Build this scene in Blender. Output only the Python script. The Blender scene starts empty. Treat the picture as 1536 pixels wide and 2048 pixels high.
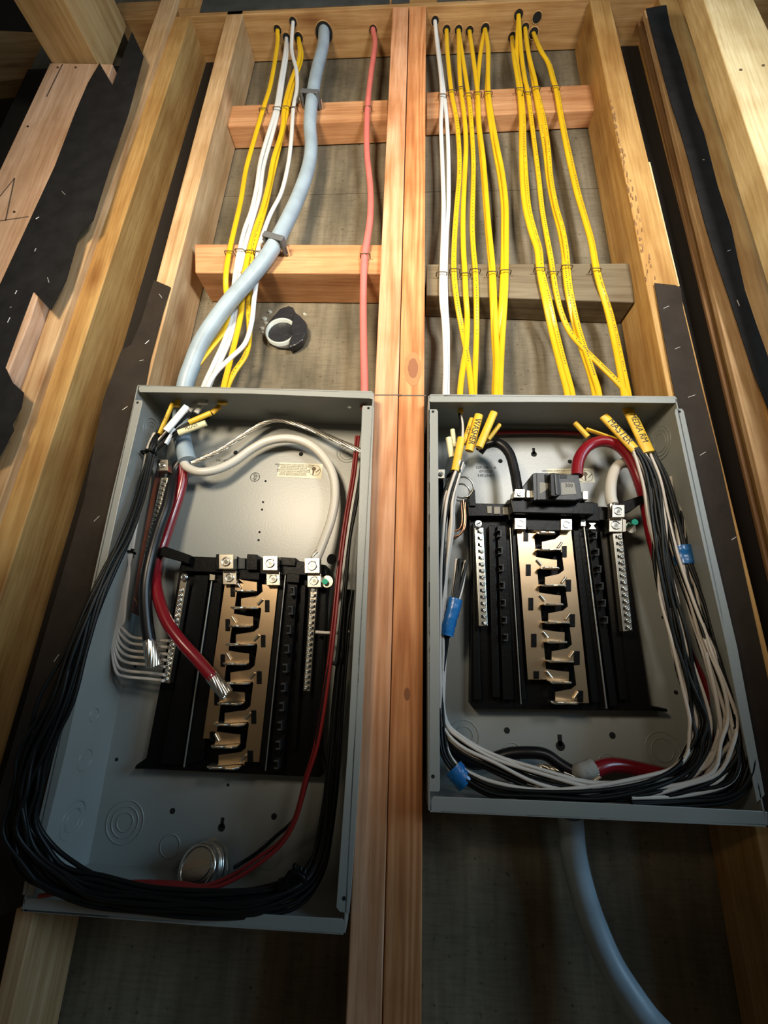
import bpy, math, random
from mathutils import Vector, Matrix
random.seed(7)
S = bpy.context.scene
C = S.collection

# ------------------------------------------------------------------ camera
F, W2, H2 = 821.74, 768.0, 1024.0
CAM = Vector((0.0119, -0.5574, 1.5))
PITCH, YAW, ROLL = 0.3012, -0.0559, 0.0370
fwd = Vector((math.sin(YAW)*math.cos(PITCH), math.cos(YAW)*math.cos(PITCH), math.sin(PITCH)))
rgt = Vector((math.cos(YAW), -math.sin(YAW), 0))
up = rgt.cross(fwd)
R_ = rgt*math.cos(ROLL) + up*math.sin(ROLL)
U_ = -rgt*math.sin(ROLL) + up*math.cos(ROLL)
cd = bpy.data.cameras.new('camera')
cam = bpy.data.objects.new('camera', cd); C.objects.link(cam)
cam.matrix_world = Matrix(((R_.x, U_.x, -fwd.x, CAM.x), (R_.y, U_.y, -fwd.y, CAM.y), (R_.z, U_.z, -fwd.z, CAM.z), (0, 0, 0, 1)))
cd.sensor_fit = 'VERTICAL'; cd.sensor_height = 24.0; cd.lens = F/2048*24.0
cd.clip_start = 0.01
S.camera = cam

# ------------------------------------------------------------------ light
w = bpy.data.worlds.new('world'); S.world = w; w.use_nodes = True
w.node_tree.nodes['Background'].inputs[0].default_value = (1.0, 0.82, 0.58, 1)
w.node_tree.nodes['Background'].inputs[1].default_value = 0.045
def area(name, loc, target, size, power, col, spread=180):
    l = bpy.data.lights.new(name, 'AREA'); l.energy = power; l.size = size; l.color = col; l.spread = math.radians(spread)
    o = bpy.data.objects.new(name, l); C.objects.link(o); o.location = loc
    o.rotation_euler = (Vector(target)-Vector(loc)).to_track_quat('-Z', 'Y').to_euler()
    return o
area('work_lamp_left', (-0.40, -0.95, 1.98), (-0.10, 0.0, 2.20), 0.22, 5.9, (1.0, 0.83, 0.60), 94)
area('work_lamp_right', (0.50, -0.95, 2.08), (0.12, 0.0, 2.25), 0.22, 5.1, (0.96, 0.95, 0.92), 94)
area('daylight', (2.4, -1.3, 2.35), (-0.2, 0, 1.75), 1.0, 12, (0.45, 0.74, 1.0), 110)
S.view_settings.view_transform = 'Standard'; S.view_settings.look = 'None'
S.view_settings.exposure = 0.0; S.view_settings.gamma = 1.0
S.view_settings.use_curve_mapping = False

# ------------------------------------------------------------------ placing
def ray(px, py):
    return fwd + R_*((px-W2)/F) - U_*((py-H2)/F)
def at(px, py, y):
    d = ray(px, py); return CAM + d*((y-CAM.y)/d.y)
def atz(px, py, z):
    d = ray(px, py); return CAM + d*((z-CAM.z)/d.z)
def c1(x, y): return (x/1.92, y/1.92)
def c2(x, y): return (736+x/1.92, y/1.92)
def lerp(a, b, t): return a+(b-a)*t
def prof(table, v):
    if v <= table[0][0]: return table[0][1]
    for (a, b), (c, d) in zip(table, table[1:]):
        if v <= c: return lerp(b, d, (v-a)/(c-a))
    return table[-1][1]

# ------------------------------------------------------------------ materials
M = {}
def mat(name, col, rough=0.5, metal=0.0, spec=0.5, bump=0, bscale=40, vary=0.0, vscale=20, trans=0, coat=0, stretch=(1, 1, 1)):
    m = bpy.data.materials.new(name); m.use_nodes = True; nt = m.node_tree; N = nt.nodes; L = nt.links
    b = N['Principled BSDF']
    b.inputs['Base Color'].default_value = (*col, 1); b.inputs['Roughness'].default_value = rough
    b.inputs['Metallic'].default_value = metal; b.inputs['Specular IOR Level'].default_value = spec
    b.inputs['Coat Weight'].default_value = coat
    if vary or bump:
        tc = N.new('ShaderNodeTexCoord'); mp = N.new('ShaderNodeMapping'); mp.inputs['Scale'].default_value = stretch
        L.new(tc.outputs['Object'], mp.inputs['Vector'])
    if vary:
        n = N.new('ShaderNodeTexNoise'); n.inputs['Scale'].default_value = vscale; n.inputs['Detail'].default_value = 6
        L.new(mp.outputs[0], n.inputs['Vector'])
        r = N.new('ShaderNodeValToRGB'); L.new(n.outputs[0], r.inputs[0])
        r.color_ramp.elements[0].position = 0.3; r.color_ramp.elements[1].position = 0.7
        r.color_ramp.elements[0].color = (*[c*(1-vary) for c in col], 1)
        r.color_ramp.elements[1].color = (*[min(1, c*(1+vary)) for c in col], 1)
        L.new(r.outputs[0], b.inputs['Base Color'])
    if bump:
        n2 = N.new('ShaderNodeTexNoise'); n2.inputs['Scale'].default_value = bscale; n2.inputs['Detail'].default_value = 3
        L.new(mp.outputs[0], n2.inputs['Vector'])
        bp = N.new('ShaderNodeBump'); bp.inputs['Strength'].default_value = bump; bp.inputs['Distance'].default_value = 0.002
        L.new(n2.outputs[0], bp.inputs['Height']); L.new(bp.outputs[0], b.inputs['Normal'])
    M[name] = m; return m
def wood(name, light, dark, axis='Z', knots=0.7, rough=0.62, ring=6.0):
    m = bpy.data.materials.new(name); m.use_nodes = True; nt = m.node_tree; N = nt.nodes; L = nt.links
    b = N['Principled BSDF']; b.inputs['Roughness'].default_value = rough; b.inputs['Specular IOR Level'].default_value = 0.3
    tc = N.new('ShaderNodeTexCoord'); oi = N.new('ShaderNodeObjectInfo')
    add = N.new('ShaderNodeVectorMath'); add.operation = 'ADD'
    mul = N.new('ShaderNodeVectorMath'); mul.operation = 'SCALE'; mul.inputs[0].default_value = (7, 3, 5)
    L.new(oi.outputs['Random'], mul.inputs['Scale']); L.new(tc.outputs['Object'], add.inputs[0]); L.new(mul.outputs[0], add.inputs[1])
    sc = {'Z': (1, 1, 0.05), 'X': (0.05, 1, 1), 'Y': (1, 0.05, 1)}[axis]
    mp = N.new('ShaderNodeMapping'); mp.inputs['Scale'].default_value = sc; L.new(add.outputs[0], mp.inputs['Vector'])
    # growth rings, bent round knots
    big = N.new('ShaderNodeTexNoise'); big.inputs['Scale'].default_value = 14; big.inputs['Detail'].default_value = 2
    L.new(mp.outputs[0], big.inputs['Vector'])
    mm = N.new('ShaderNodeMath'); mm.operation = 'MULTIPLY'; mm.inputs[1].default_value = ring; L.new(big.outputs[0], mm.inputs[0])
    fr = N.new('ShaderNodeMath'); fr.operation = 'PINGPONG'; fr.inputs[1].default_value = 0.5; L.new(mm.outputs[0], fr.inputs[0])
    fine = N.new('ShaderNodeTexNoise'); fine.inputs['Scale'].default_value = 240; fine.inputs['Detail'].default_value = 4
    L.new(mp.outputs[0], fine.inputs['Vector'])
    patch = N.new('ShaderNodeTexNoise'); patch.inputs['Scale'].default_value = 9; patch.inputs['Detail'].default_value = 4
    L.new(add.outputs[0], patch.inputs['Vector'])
    r1 = N.new('ShaderNodeValToRGB'); L.new(fr.outputs[0], r1.inputs[0])
    r1.color_ramp.elements[0].position = 0.0; r1.color_ramp.elements[1].position = 0.42
    r1.color_ramp.elements[0].color = (*dark, 1); r1.color_ramp.elements[1].color = (*light, 1)
    mx = N.new('ShaderNodeMixRGB'); mx.blend_type = 'MULTIPLY'; mx.inputs[0].default_value = 0.6
    r2 = N.new('ShaderNodeValToRGB'); L.new(fine.outputs[0], r2.inputs[0])
    r2.color_ramp.elements[0].position = 0.3; r2.color_ramp.elements[1].position = 0.62
    r2.color_ramp.elements[0].color = (0.60, 0.51, 0.42, 1); r2.color_ramp.elements[1].color = (1, 1, 1, 1)
    mix0 = N.new('ShaderNodeMixRGB'); mix0.inputs[0].default_value = 0.30; mix0.inputs[2].default_value = (*light, 1)
    L.new(r1.outputs[0], mix0.inputs[1])
    L.new(mix0.outputs[0], mx.inputs[1]); L.new(r2.outputs[0], mx.inputs[2])
    mx2 = N.new('ShaderNodeMixRGB'); mx2.blend_type = 'MULTIPLY'; mx2.inputs[0].default_value = 0.65
    r3 = N.new('ShaderNodeValToRGB'); L.new(patch.outputs[0], r3.inputs[0])
    r3.color_ramp.elements[0].position = 0.35; r3.color_ramp.elements[1].position = 0.6
    r3.color_ramp.elements[0].color = (0.72, 0.62, 0.5, 1); r3.color_ramp.elements[1].color = (1, 1, 1, 1)
    L.new(mx.outputs[0], mx2.inputs[1]); L.new(r3.outputs[0], mx2.inputs[2])
    # knots
    ksc = {'Z': (9, 9, 3.2), 'X': (3.2, 9, 9), 'Y': (9, 3.2, 9)}[axis]
    km = N.new('ShaderNodeMapping'); km.inputs['Scale'].default_value = ksc; L.new(add.outputs[0], km.inputs['Vector'])
    vo = N.new('ShaderNodeTexVoronoi'); vo.inputs['Scale'].default_value = 1.0; L.new(km.outputs[0], vo.inputs['Vector'])
    kr = N.new('ShaderNodeValToRGB'); L.new(vo.outputs['Distance'], kr.inputs[0])
    kr.color_ramp.elements[0].position = 0.04; kr.color_ramp.elements[1].position = 0.17
    kr.color_ramp.elements[0].color = (0.42, 0.24, 0.12, 1); kr.color_ramp.elements[1].color = (1, 1, 1, 1)
    mx3 = N.new('ShaderNodeMixRGB'); mx3.blend_type = 'MULTIPLY'; mx3.inputs[0].default_value = knots
    L.new(mx2.outputs[0], mx3.inputs[1]); L.new(kr.outputs[0], mx3.inputs[2])
    L.new(mx3.outputs[0], b.inputs['Base Color'])
    bp = N.new('ShaderNodeBump'); bp.inputs['Strength'].default_value = 0.25; bp.inputs['Distance'].default_value = 0.001
    L.new(fine.outputs[0], bp.inputs['Height']); L.new(bp.outputs[0], b.inputs['Normal'])
    M[name] = m; return m
wood('stud_pale', (0.66, 0.46, 0.26), (0.45, 0.27, 0.12))
wood('stud_yellow', (0.56, 0.35, 0.13), (0.40, 0.21, 0.06))
wood('stud_pink', (0.70, 0.38, 0.22), (0.50, 0.21, 0.08), ring=11)
wood('stud_orange', (0.68, 0.32, 0.14), (0.42, 0.14, 0.04), ring=13)
wood('block_wood', (0.62, 0.34, 0.17), (0.42, 0.19, 0.08), axis='X')
wood('block_grey', (0.20, 0.165, 0.105), (0.12, 0.09, 0.05), axis='X')
wood('plate_wood', (0.52, 0.33, 0.15), (0.36, 0.20, 0.07), axis='X')
wood('joist_wood', (0.55, 0.40, 0.20), (0.40, 0.25, 0.10), axis='Y')
wood('board_pink', (0.68, 0.47, 0.33), (0.5, 0.32, 0.2), ring=4)
wood('board_white', (0.74, 0.62, 0.36), (0.6, 0.45, 0.22), ring=4)
wood('ply_shaded', (0.26, 0.15, 0.07), (0.16, 0.08, 0.03))  # plywood brown darkened so its colour carries the shadow
def sheathing():
    m = bpy.data.materials.new('sheathing'); m.use_nodes = True; nt = m.node_tree; N = nt.nodes; L = nt.links
    b = N['Principled BSDF']; b.inputs['Roughness'].default_value = 0.75; b.inputs['Specular IOR Level'].default_value = 0.25
    tc = N.new('ShaderNodeTexCoord')
    def noise(scale, st, det=6):
        mp = N.new('ShaderNodeMapping'); mp.inputs['Scale'].default_value = st; L.new(tc.outputs['Object'], mp.inputs['Vector'])
        n = N.new('ShaderNodeTexNoise'); n.inputs['Scale'].default_value = scale; n.inputs['Detail'].default_value = det
        L.new(mp.outputs[0], n.inputs['Vector']); return n
    def ramp(n, p0, c0, p1, c1_):
        r = N.new('ShaderNodeValToRGB'); L.new(n.outputs[0], r.inputs[0])
        r.color_ramp.elements[0].position = p0; r.color_ramp.elements[1].position = p1
        r.color_ramp.elements[0].color = (*c0, 1); r.color_ramp.elements[1].color = (*c1_, 1); return r
    a = ramp(noise(7, (1.6, 1, 0.8)), 0.32, (0.095, 0.082, 0.055), 0.68, (0.235, 0.20, 0.14))
    s1 = ramp(noise(30, (1, 1, 9)), 0.34, (0.72, 0.70, 0.66), 0.56, (1, 1, 1))
    s2 = ramp(noise(26, (3, 1, 0.25)), 0.38, (0.62, 0.62, 0.62), 0.58, (1, 1, 1))
    sp = ramp(noise(130, (1, 1, 1), 2), 0.27, (0.25, 0.22, 0.18), 0.36, (1, 1, 1))
    cur = a
    for s, f in ((s1, 0.6), (s2, 0.6), (sp, 0.7)):
        mx = N.new('ShaderNodeMixRGB'); mx.blend_type = 'MULTIPLY'; mx.inputs[0].default_value = f
        L.new(cur.outputs[0], mx.inputs[1]); L.new(s.outputs[0], mx.inputs[2]); cur = mx
    L.new(cur.outputs[0], b.inputs['Base Color'])
    M['sheathing'] = m
sheathing()
mat('felt', (0.012, 0.012, 0.013), 0.7, spec=0.2, bump=0.3, bscale=120, vary=0.3, vscale=30)
mat('felt_slate', (0.05, 0.055, 0.055), 0.5, vary=0.3, vscale=20)
mat('felt_brown', (0.028, 0.021, 0.016), 0.65, spec=0.2, bump=0.25, bscale=90, vary=0.25, vscale=18)
mat('deep_shade', (0.010, 0.007, 0.005), 0.9)  # near-black colour that stands in for deep shade in the gaps
mat('steel_paint', (0.26, 0.27, 0.25), 0.36, metal=0.0, spec=0.7, bump=0.06, bscale=350, vary=0.04, vscale=12)
mat('plastic_black', (0.004, 0.004, 0.004), 0.36, spec=0.13, bump=0.1, bscale=200)
mat('plastic_grey', (0.024, 0.026, 0.027), 0.4, spec=0.3, bump=0.1, bscale=200)
mat('plastic_window', (0.22, 0.21, 0.17), 0.5)
mat('tin', (0.80, 0.74, 0.62), 0.27, metal=1.0, bump=0.03, bscale=60, vary=0.06, vscale=25)
mat('tin_bus', (0.50, 0.36, 0.22), 0.34, metal=1.0, bump=0.04, bscale=50, vary=0.08, vscale=18)
mat('zinc', (0.72, 0.74, 0.72), 0.22, metal=1.0, bump=0.05, bscale=90)
mat('dark_screw', (0.30, 0.31, 0.28), 0.25, metal=1.0)
mat('green_screw', (0.02, 0.30, 0.20), 0.25, metal=0.6)
mat('bare_wire', (0.78, 0.74, 0.66), 0.25, metal=1.0)
mat('copper', (0.62, 0.30, 0.16), 0.3, metal=1.0)
mat('brown_insulator', (0.09, 0.022, 0.010), 0.35)
mat('yellow_jacket', (0.70, 0.43, 0.012), 0.36, vary=0.10, vscale=14, coat=0.15)
mat('yellow_tag', (0.74, 0.45, 0.03), 0.42, vary=0.12, vscale=60)
mat('cream_tag', (0.72, 0.66, 0.40), 0.45)
mat('white_jacket', (0.62, 0.63, 0.62), 0.38, vary=0.05, vscale=20)
mat('white_tag', (0.80, 0.83, 0.84), 0.45)
mat('grey_jacket', (0.29, 0.37, 0.43), 0.42, vary=0.16, vscale=24, bump=0.15, bscale=70)
mat('pink_jacket', (0.62, 0.16, 0.14), 0.42, vary=0.08, vscale=30)
mat('red_wire', (0.20, 0.006, 0.012), 0.28, coat=0.2)
mat('red_thin', (0.19, 0.010, 0.010), 0.35)
mat('black_wire', (0.006, 0.006, 0.007), 0.33, spec=0.4)
mat('black_thin', (0.005, 0.006, 0.006), 0.42, spec=0.24)
mat('white_wire', (0.58, 0.55, 0.48), 0.36)
mat('white_thin', (0.56, 0.51, 0.45), 0.38)
mat('staple_metal', (0.10, 0.075, 0.045), 0.4, metal=0.8)
mat('staple_bright', (0.85, 0.84, 0.80), 0.35, metal=0.6)
mat('strap_plastic', (0.10, 0.105, 0.11), 0.5)
mat('blue_tape', (0.006, 0.12, 0.36), 0.32, bump=0.6, bscale=90, coat=0.2)
mat('sticker', (0.70, 0.66, 0.50), 0.5)
mat('ink', (0.012, 0.011, 0.010), 0.6)
mat('ink_brown', (0.12, 0.08, 0.04), 0.6)
mat('pencil', (0.10, 0.07, 0.05), 0.7)
mat('pvc', (0.40, 0.44, 0.42), 0.4)
mat('tar', (0.016, 0.017, 0.020), 0.3, bump=1.0, bscale=90)
mat('foam', (0.42, 0.42, 0.34), 0.9, bump=0.6, bscale=160)
mat('hole_shade', (0.004, 0.004, 0.004), 0.9)  # near-black colour paints the shade inside holes and recesses
mat('rod', (0.34, 0.32, 0.28), 0.35, metal=0.9)
mat('sealant', (0.30, 0.29, 0.26), 0.8, bump=0.7, bscale=120)

# ------------------------------------------------------------------ mesh builder
def tag(o, label=None, cat=None, group=None, kind=None):
    if label: o['label'] = label
    if cat: o['category'] = cat
    if group: o['group'] = group
    if kind: o['kind'] = kind
    return o
def empty(name, loc, label, cat, group=None):
    o = bpy.data.objects.new(name, None); C.objects.link(o); o.location = loc; o.empty_display_size = 0.02
    return tag(o, label, cat, group)
class MB:
    def __init__(s): s.v = []; s.f = []; s.sm = []
    def add(s, vs, fs, smooth=False):
        n = len(s.v); s.v += [Vector(v) for v in vs]
        for f in fs: s.f.append([i+n for i in f]); s.sm.append(smooth)
        return s
    def hexa(s, p):     # 8 corners: front quad (4) then back quad (4), same order
        return s.add(p, [(0, 1, 2, 3), (7, 6, 5, 4), (1, 0, 4, 5), (2, 1, 5, 6), (3, 2, 6, 7), (0, 3, 7, 4)])
    def box(s, a, b):
        (x0, y0, z0), (x1, y1, z1) = a, b
        return s.hexa([(x0, y0, z1), (x0, y0, z0), (x1, y0, z0), (x1, y0, z1), (x0, y1, z1), (x0, y1, z0), (x1, y1, z0), (x1, y1, z1)])
    def prism(s, pts, y0, y1):      # pts: photo points laid on the plane y0, extruded along the wall's depth
        fr = [at(x, y, y0) for x, y in pts]
        return s.prismw(fr, Vector((0, y1-y0, 0)))
    def prismw(s, fr, ext):
        fr = [Vector(p) for p in fr]; n = len(fr)
        # newell normal, keep the front facing away from ext
        nn = Vector()
        for i in range(n):
            a, b = fr[i], fr[(i+1) % n]
            nn += Vector(((a.y-b.y)*(a.z+b.z), (a.z-b.z)*(a.x+b.x), (a.x-b.x)*(a.y+b.y)))
        if nn.dot(Vector(ext)) > 0: fr = fr[::-1]
        bk = [p+Vector(ext) for p in fr]
        fs = [tuple(range(n)), tuple(range(2*n-1, n-1, -1))]
        for i in range(n):
            j = (i+1) % n; fs.append((j, i, n+i, n+j))
        return s.add(fr+bk, fs)
    def cyl(s, c, axis, r, h, n=14, r2=None):
        c = Vector(c); a = Vector(axis).normalized(); q = a.to_track_quat('Z', 'Y')
        r2 = r if r2 is None else r2; vs = []
        for k, rr in ((0, r), (h, r2)):
            for i in range(n):
                t = 2*math.pi*i/n; vs.append(c + q @ Vector((rr*math.cos(t), rr*math.sin(t), k)))
        s.add(vs, [tuple(range(n-1, -1, -1)), tuple(range(n, 2*n))])
        s.add(vs, [(i, (i+1) % n, n+(i+1) % n, n+i) for i in range(n)], True)
        return s
    def torus(s, c, axis, r, t, n=28, k=6, arc=(0, 2*math.pi)):
        c = Vector(c); q = Vector(axis).normalized().to_track_quat('Z', 'Y'); vs = []
        full = abs(arc[1]-arc[0]-2*math.pi) < 1e-6; m = n if full else n+1
        for i in range(m):
            a = arc[0]+(arc[1]-arc[0])*i/n
            for j in range(k):
                b = 2*math.pi*j/k
                vs.append(c + q @ Vector(((r+t*math.cos(b))*math.cos(a), (r+t*math.cos(b))*math.sin(a), t*math.sin(b))))
        fs = []
        for i in range(n):
            i2 = (i+1) % m
            for j in range(k):
                fs.append((i*k+j, i2*k+j, i2*k+(j+1) % k, i*k+(j+1) % k))
        return s.add(vs, fs, True)
    def tube(s, pts, r, n=8, flat=None, step=6, caps=True, ref=Vector((0, 1, 0)), rr=None):
        P = spline(pts, step); m = len(P); vs = []
        nrm = None
        for i, p in enumerate(P):
            t = (P[min(i+1, m-1)]-P[max(i-1, 0)]).normalized()
            if flat is not None:
                a = t.cross(ref)
                if a.length < 0.15 and nrm is not None: a = nrm
                a = a.normalized()
                if nrm is not None and a.dot(nrm) < 0: a = -a
            else:
                if nrm is None:
                    a = t.cross(Vector((0.3, 1, 0.2))); a.normalize()
                else:
                    a = (nrm - t*nrm.dot(t)).normalized()
            nrm = a; b = t.cross(a).normalized()
            k = 1 if rr is None else prof(rr, i/(m-1))
            for j in range(n):
                th = 2*math.pi*j/n
                vs.append(p + a*(r*k*math.cos(th)) + b*((flat if flat is not None else r)*k*math.sin(th)))
        fs = [(i*n+j, i*n+(j+1) % n, (i+1)*n+(j+1) % n, (i+1)*n+j) for i in range(m-1) for j in range(n)]
        s.add(vs, fs, True)
        if caps: s.add(vs, [tuple(range(n-1, -1, -1)), tuple(range((m-1)*n, m*n))])
        return s
    def build(s, name, m, parent=None, origin=None, bevel=0):
        if origin is None:
            if parent is not None: origin = parent.matrix_world.translation if parent.parent is None else parent['_o']
            else:
                xs = [v.x for v in s.v]; ys = [v.y for v in s.v]; zs = [v.z for v in s.v]
                origin = ((min(xs)+max(xs))/2, (min(ys)+max(ys))/2, min(zs))
        origin = Vector(origin)
        me = bpy.data.meshes.new(name); me.from_pydata([v-origin for v in s.v], [], s.f)
        me.polygons.foreach_set('use_smooth', s.sm); me.materials.append(M[m]); me.update()
        o = bpy.data.objects.new(name, me); C.objects.link(o)
        if parent is not None: o.parent = parent
        else: o.location = origin
        if bevel:
            bv = o.modifiers.new('bevel', 'BEVEL'); bv.width = bevel; bv.segments = 2; bv.limit_method = 'ANGLE'
        return o
def spline(pts, step):
    P = [Vector(p) for p in pts]
    if len(P) < 3 or step <= 1: return P
    Q = [P[0]*2-P[1]] + P + [P[-1]*2-P[-2]]; out = []
    for i in range(1, len(Q)-2):
        a, b, c, d = Q[i-1], Q[i], Q[i+1], Q[i+2]
        for k in range(step):
            t = k/step
            out.append(0.5*((2*b) + (c-a)*t + (2*a-5*b+4*c-d)*t*t + (3*b-a-3*c+d)*t*t*t))
    out.append(P[-1]); return out
ORIG = {}
def root(name, loc, label, cat, group=None):
    o = empty(name, loc, label, cat, group); ORIG[o.name] = Vector(loc); return o
def part(mb, name, m, parent, bevel=0, label=None):
    """a part (or sub-part): its mesh keeps its thing's origin"""
    top = parent
    while top.parent is not None: top = top.parent
    o = mb.build(name, m, parent, origin=ORIG[top.name], bevel=bevel)
    if label: o['label'] = label
    return o
def solo(mb, name, m, label, cat, group=None, bevel=0):
    o = mb.build(name, m, bevel=bevel); ORIG[o.name] = o.location.copy(); return tag(o, label, cat, group)
def text_mesh(txt, size):
    cu = bpy.data.curves.new('lettering', 'FONT'); cu.body = txt; cu.size = size; cu.align_x = 'CENTER'; cu.align_y = 'CENTER'
    o = bpy.data.objects.new('lettering', cu); C.objects.link(o)
    dg = bpy.context.evaluated_depsgraph_get(); me = bpy.data.meshes.new_from_object(o.evaluated_get(dg))
    vs = [v.co.copy() for v in me.vertices]; fs = [tuple(p.vertices) for p in me.polygons]
    bpy.data.objects.remove(o); bpy.data.curves.remove(cu); bpy.data.meshes.remove(me)
    return vs, fs
def lettering(txt, center, xdir, ydir, size, m, parent, squeeze=1.0, name='lettering'):
    vs, fs = text_mesh(txt, size); x = Vector(xdir).normalized(); y = Vector(ydir); y = (y - x*y.dot(x)).normalized()
    mb = MB(); mb.add([Vector(center)+x*(v.x*squeeze)+y*v.y for v in vs], fs)
    return part(mb, name, m, parent)
YB = 0.0714       # back of the boxes
YP = -0.025       # front rim of the boxes
YS = 0.085        # face of the sheathing behind the studs

# ================================================================== STRUCTURE
def board(name, quad, y0, y1, m, label, cat='stud', group=None, bevel=0.0015):
    mb = MB().prism(quad, y0, y1); return solo(mb, name, m, label, cat, group, bevel)
wb = bpy.data.objects.new('wall_back', None); C.objects.link(wb); wb.location = (0, YS, 0.6); wb['kind'] = 'structure'
ORIG['wall_back'] = Vector((0, YS, 0.6))
zj = at(1130, 378, YS).z
part(MB().box((-1.0, YS, 0.6), (1.0, YS+0.012, zj-0.0012)), 'sheathing_panel', 'sheathing', wb)
part(MB().box((-1.0, YS+0.0008, zj+0.0012), (1.0, YS+0.012, 3.4)), 'sheathing_panel', 'sheathing', wb)

def stud_x(x0a, x1a, quad): pass
EXT = 2300
def ln(p, q, y): return p[0]+(q[0]-p[0])*(y-p[1])/(q[1]-p[1])
def vert_board(name, la, lb, ytop, ybot, y0, y1, m, label, cat='stud', group=None, bevel=0.0015):
    q = [(ln(*la, ytop), ytop), (ln(*lb, ytop), ytop), (ln(*lb, ybot), ybot), (ln(*la, ybot), ybot)]
    return board(name, q, y0, y1, m, label, cat, group, bevel)
# four studs of the two bays
SA = ((453, 31), (312, 562)); SB = ((487, 23), (307, 766))
board('wall_stud', [(456, 18), (488, 18), (400, 360), (294, 772), (66, 1836), (-40, EXT), (-72, EXT), (28, 1836), (256, 772), (310, 570)], 0, YS-0.001, 'stud_pale', 'pale knotty stud at the left side of the left bay, partly under black felt')
vert_board('wall_stud', ((785, 16), (691, 2045)), ((817, 16), (763, 2048)), 14, EXT, 0, YS-0.001, 'stud_pink', 'left one of the two studs nailed together between the two grey panels')
vert_board('wall_stud', ((818.5, 16), (764.5, 2048)), ((852, 10), (843, 2043)), 10, EXT, 0.001, YS-0.001, 'stud_orange', 'right one of the paired studs between the grey panels, with a big knot')
vert_board('wall_stud', ((1179, 0), (1520, 1700)), ((1219, 0), (1370, 620)), 0, EXT, 0, YS-0.001, 'stud_yellow', 'rough-edged stud forming the right side of the right bay, bark left on its corner')
# top plates with drilled holes under them
ZT = 1.5+1.3921
tp = root('top_plate', (0, 0.04, ZT), 'drilled wooden top plate above both bays, the cables rise through it', 'plate')
part(MB().box((-0.70, 0.0, ZT), (2.98, YS-0.001, ZT+0.038)), 'lower_plate', 'plate_wood', tp, bevel=0.0015)
part(MB().box((-0.72, 0.002, ZT+0.039), (3.0, YS-0.001, ZT+0.077)), 'upper_plate', 'plate_wood', tp, bevel=0.0015)
for i, (a, b) in enumerate([(-0.50, -0.05), (-0.045, -0.004), (0.06, 0.13), (0.133, 0.26)]):
    part(MB().box((a, -0.0022, ZT+0.012), (b, -0.0004, ZT+0.07)), 'felt_patch', 'felt_slate', tp)
HOLES = [(555, 60, 8), (573, 76, 8), (586, 44, 8), (597, 76, 9), (648, 66, 17), (746, 60, 8),
         (870, 42, 8), (893, 60, 8), (917, 60, 8), (939, 62, 8), (970, 58, 9), (1024, 74, 8), (1037, 30, 9), (1050, 56, 8), (1067, 66, 9), (1074, 35, 9)]
for hx, hy, hr in HOLES:
    c = atz(hx, hy, ZT); rr = hr/F*(c-CAM).dot(fwd)*1.05
    part(MB().cyl(c+Vector((0, 0, -0.0006)), (0, 0, 1), rr, 0.001, 18), 'drilled_hole', 'hole_shade', tp)
    part(MB().torus(c+Vector((0, 0, -0.0004)), (0, 0, 1), rr, 0.0012, 18, 5), 'hole_rim', 'plate_wood', tp)

# blocking between the studs
def block(name, tl, tr, bl, br, y0, m, label):
    return board(name, [tl, tr, br, bl], y0, YS-0.001, m, label, 'blocking', 'short blocking between the studs', 0.002)
block('blocking', (458, 211), (776, 199), (455, 253), (775, 239), 0.040, 'block_wood', 'upper wooden blocking in the left bay, under the grey cable strap')
block('blocking', (389, 488), (767, 489), (390, 545), (765, 547), 0.015, 'block_wood', 'lower orange wooden blocking in the left bay, above the round pipe')
block('blocking', (853, 184), (1194, 168), (853, 236), (1193, 219), 0.050, 'block_wood', 'upper wooden blocking in the right bay, crossed by yellow cables')
lb = block('blocking', (853, 528), (1262, 526), (853, 590), (1269, 604), 0.033, 'block_grey', 'lower weathered dark blocking in the right bay, reddish at its left end')

# neighbours left of the left bay
vert_board('wall_stud', ((349, 10), (91, 745)), ((382, 31), (110, 860)), -40, EXT, 0.0, 0.088, 'stud_yellow', 'yellowish stud left of the dark gap beside the left bay, its side face in view')
vert_board('wall_stud', ((318, 10), (54, 745)), ((348.5, 10), (90.5, 745)), -40, 1500, -0.012, 0.075, 'stud_pale', 'pale wavy-grained stud nailed to the left of the yellowish stud')
board('wide_board', [(100, 126), (225, 128), (60, 640), (-105, 1040), (-330, 1040)], -0.033, 0.03, 'board_pink', 'wide pinkish board at the far left with pencil marks and nail heads', 'board')
WIDE = [o for o in C.objects if o.name == 'wide_board'][0]
def px_quadline(p, q, wpx, y):
    d = Vector((q[0]-p[0], q[1]-p[1])).normalized(); n = Vector((-d.y, d.x))*wpx/2
    return [(p[0]+n.x, p[1]+n.y), (q[0]+n.x, q[1]+n.y), (q[0]-n.x, q[1]-n.y), (p[0]-n.x, p[1]-n.y)]
pm = MB()
for p, q, wd in (((29, 356), (11, 441), 2.6), ((29, 356), (0, 392), 1.6), ((-10, 443), (57, 433), 1.6), ((125, 128), (93, 193), 2.2)):
    pm.prism(px_quadline(p, q, wd, 0), -0.0334, -0.0331)
part(pm, 'pencil_mark', 'pencil', WIDE)
for x, y in ((28, 423), (55, 252), (115, 134), (151, 134)):
    part(MB().cyl(at(x, y, -0.0342), (0, 1, 0), 0.0022, 0.0011, 10), 'nail_head', 'staple_metal', WIDE)
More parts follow.
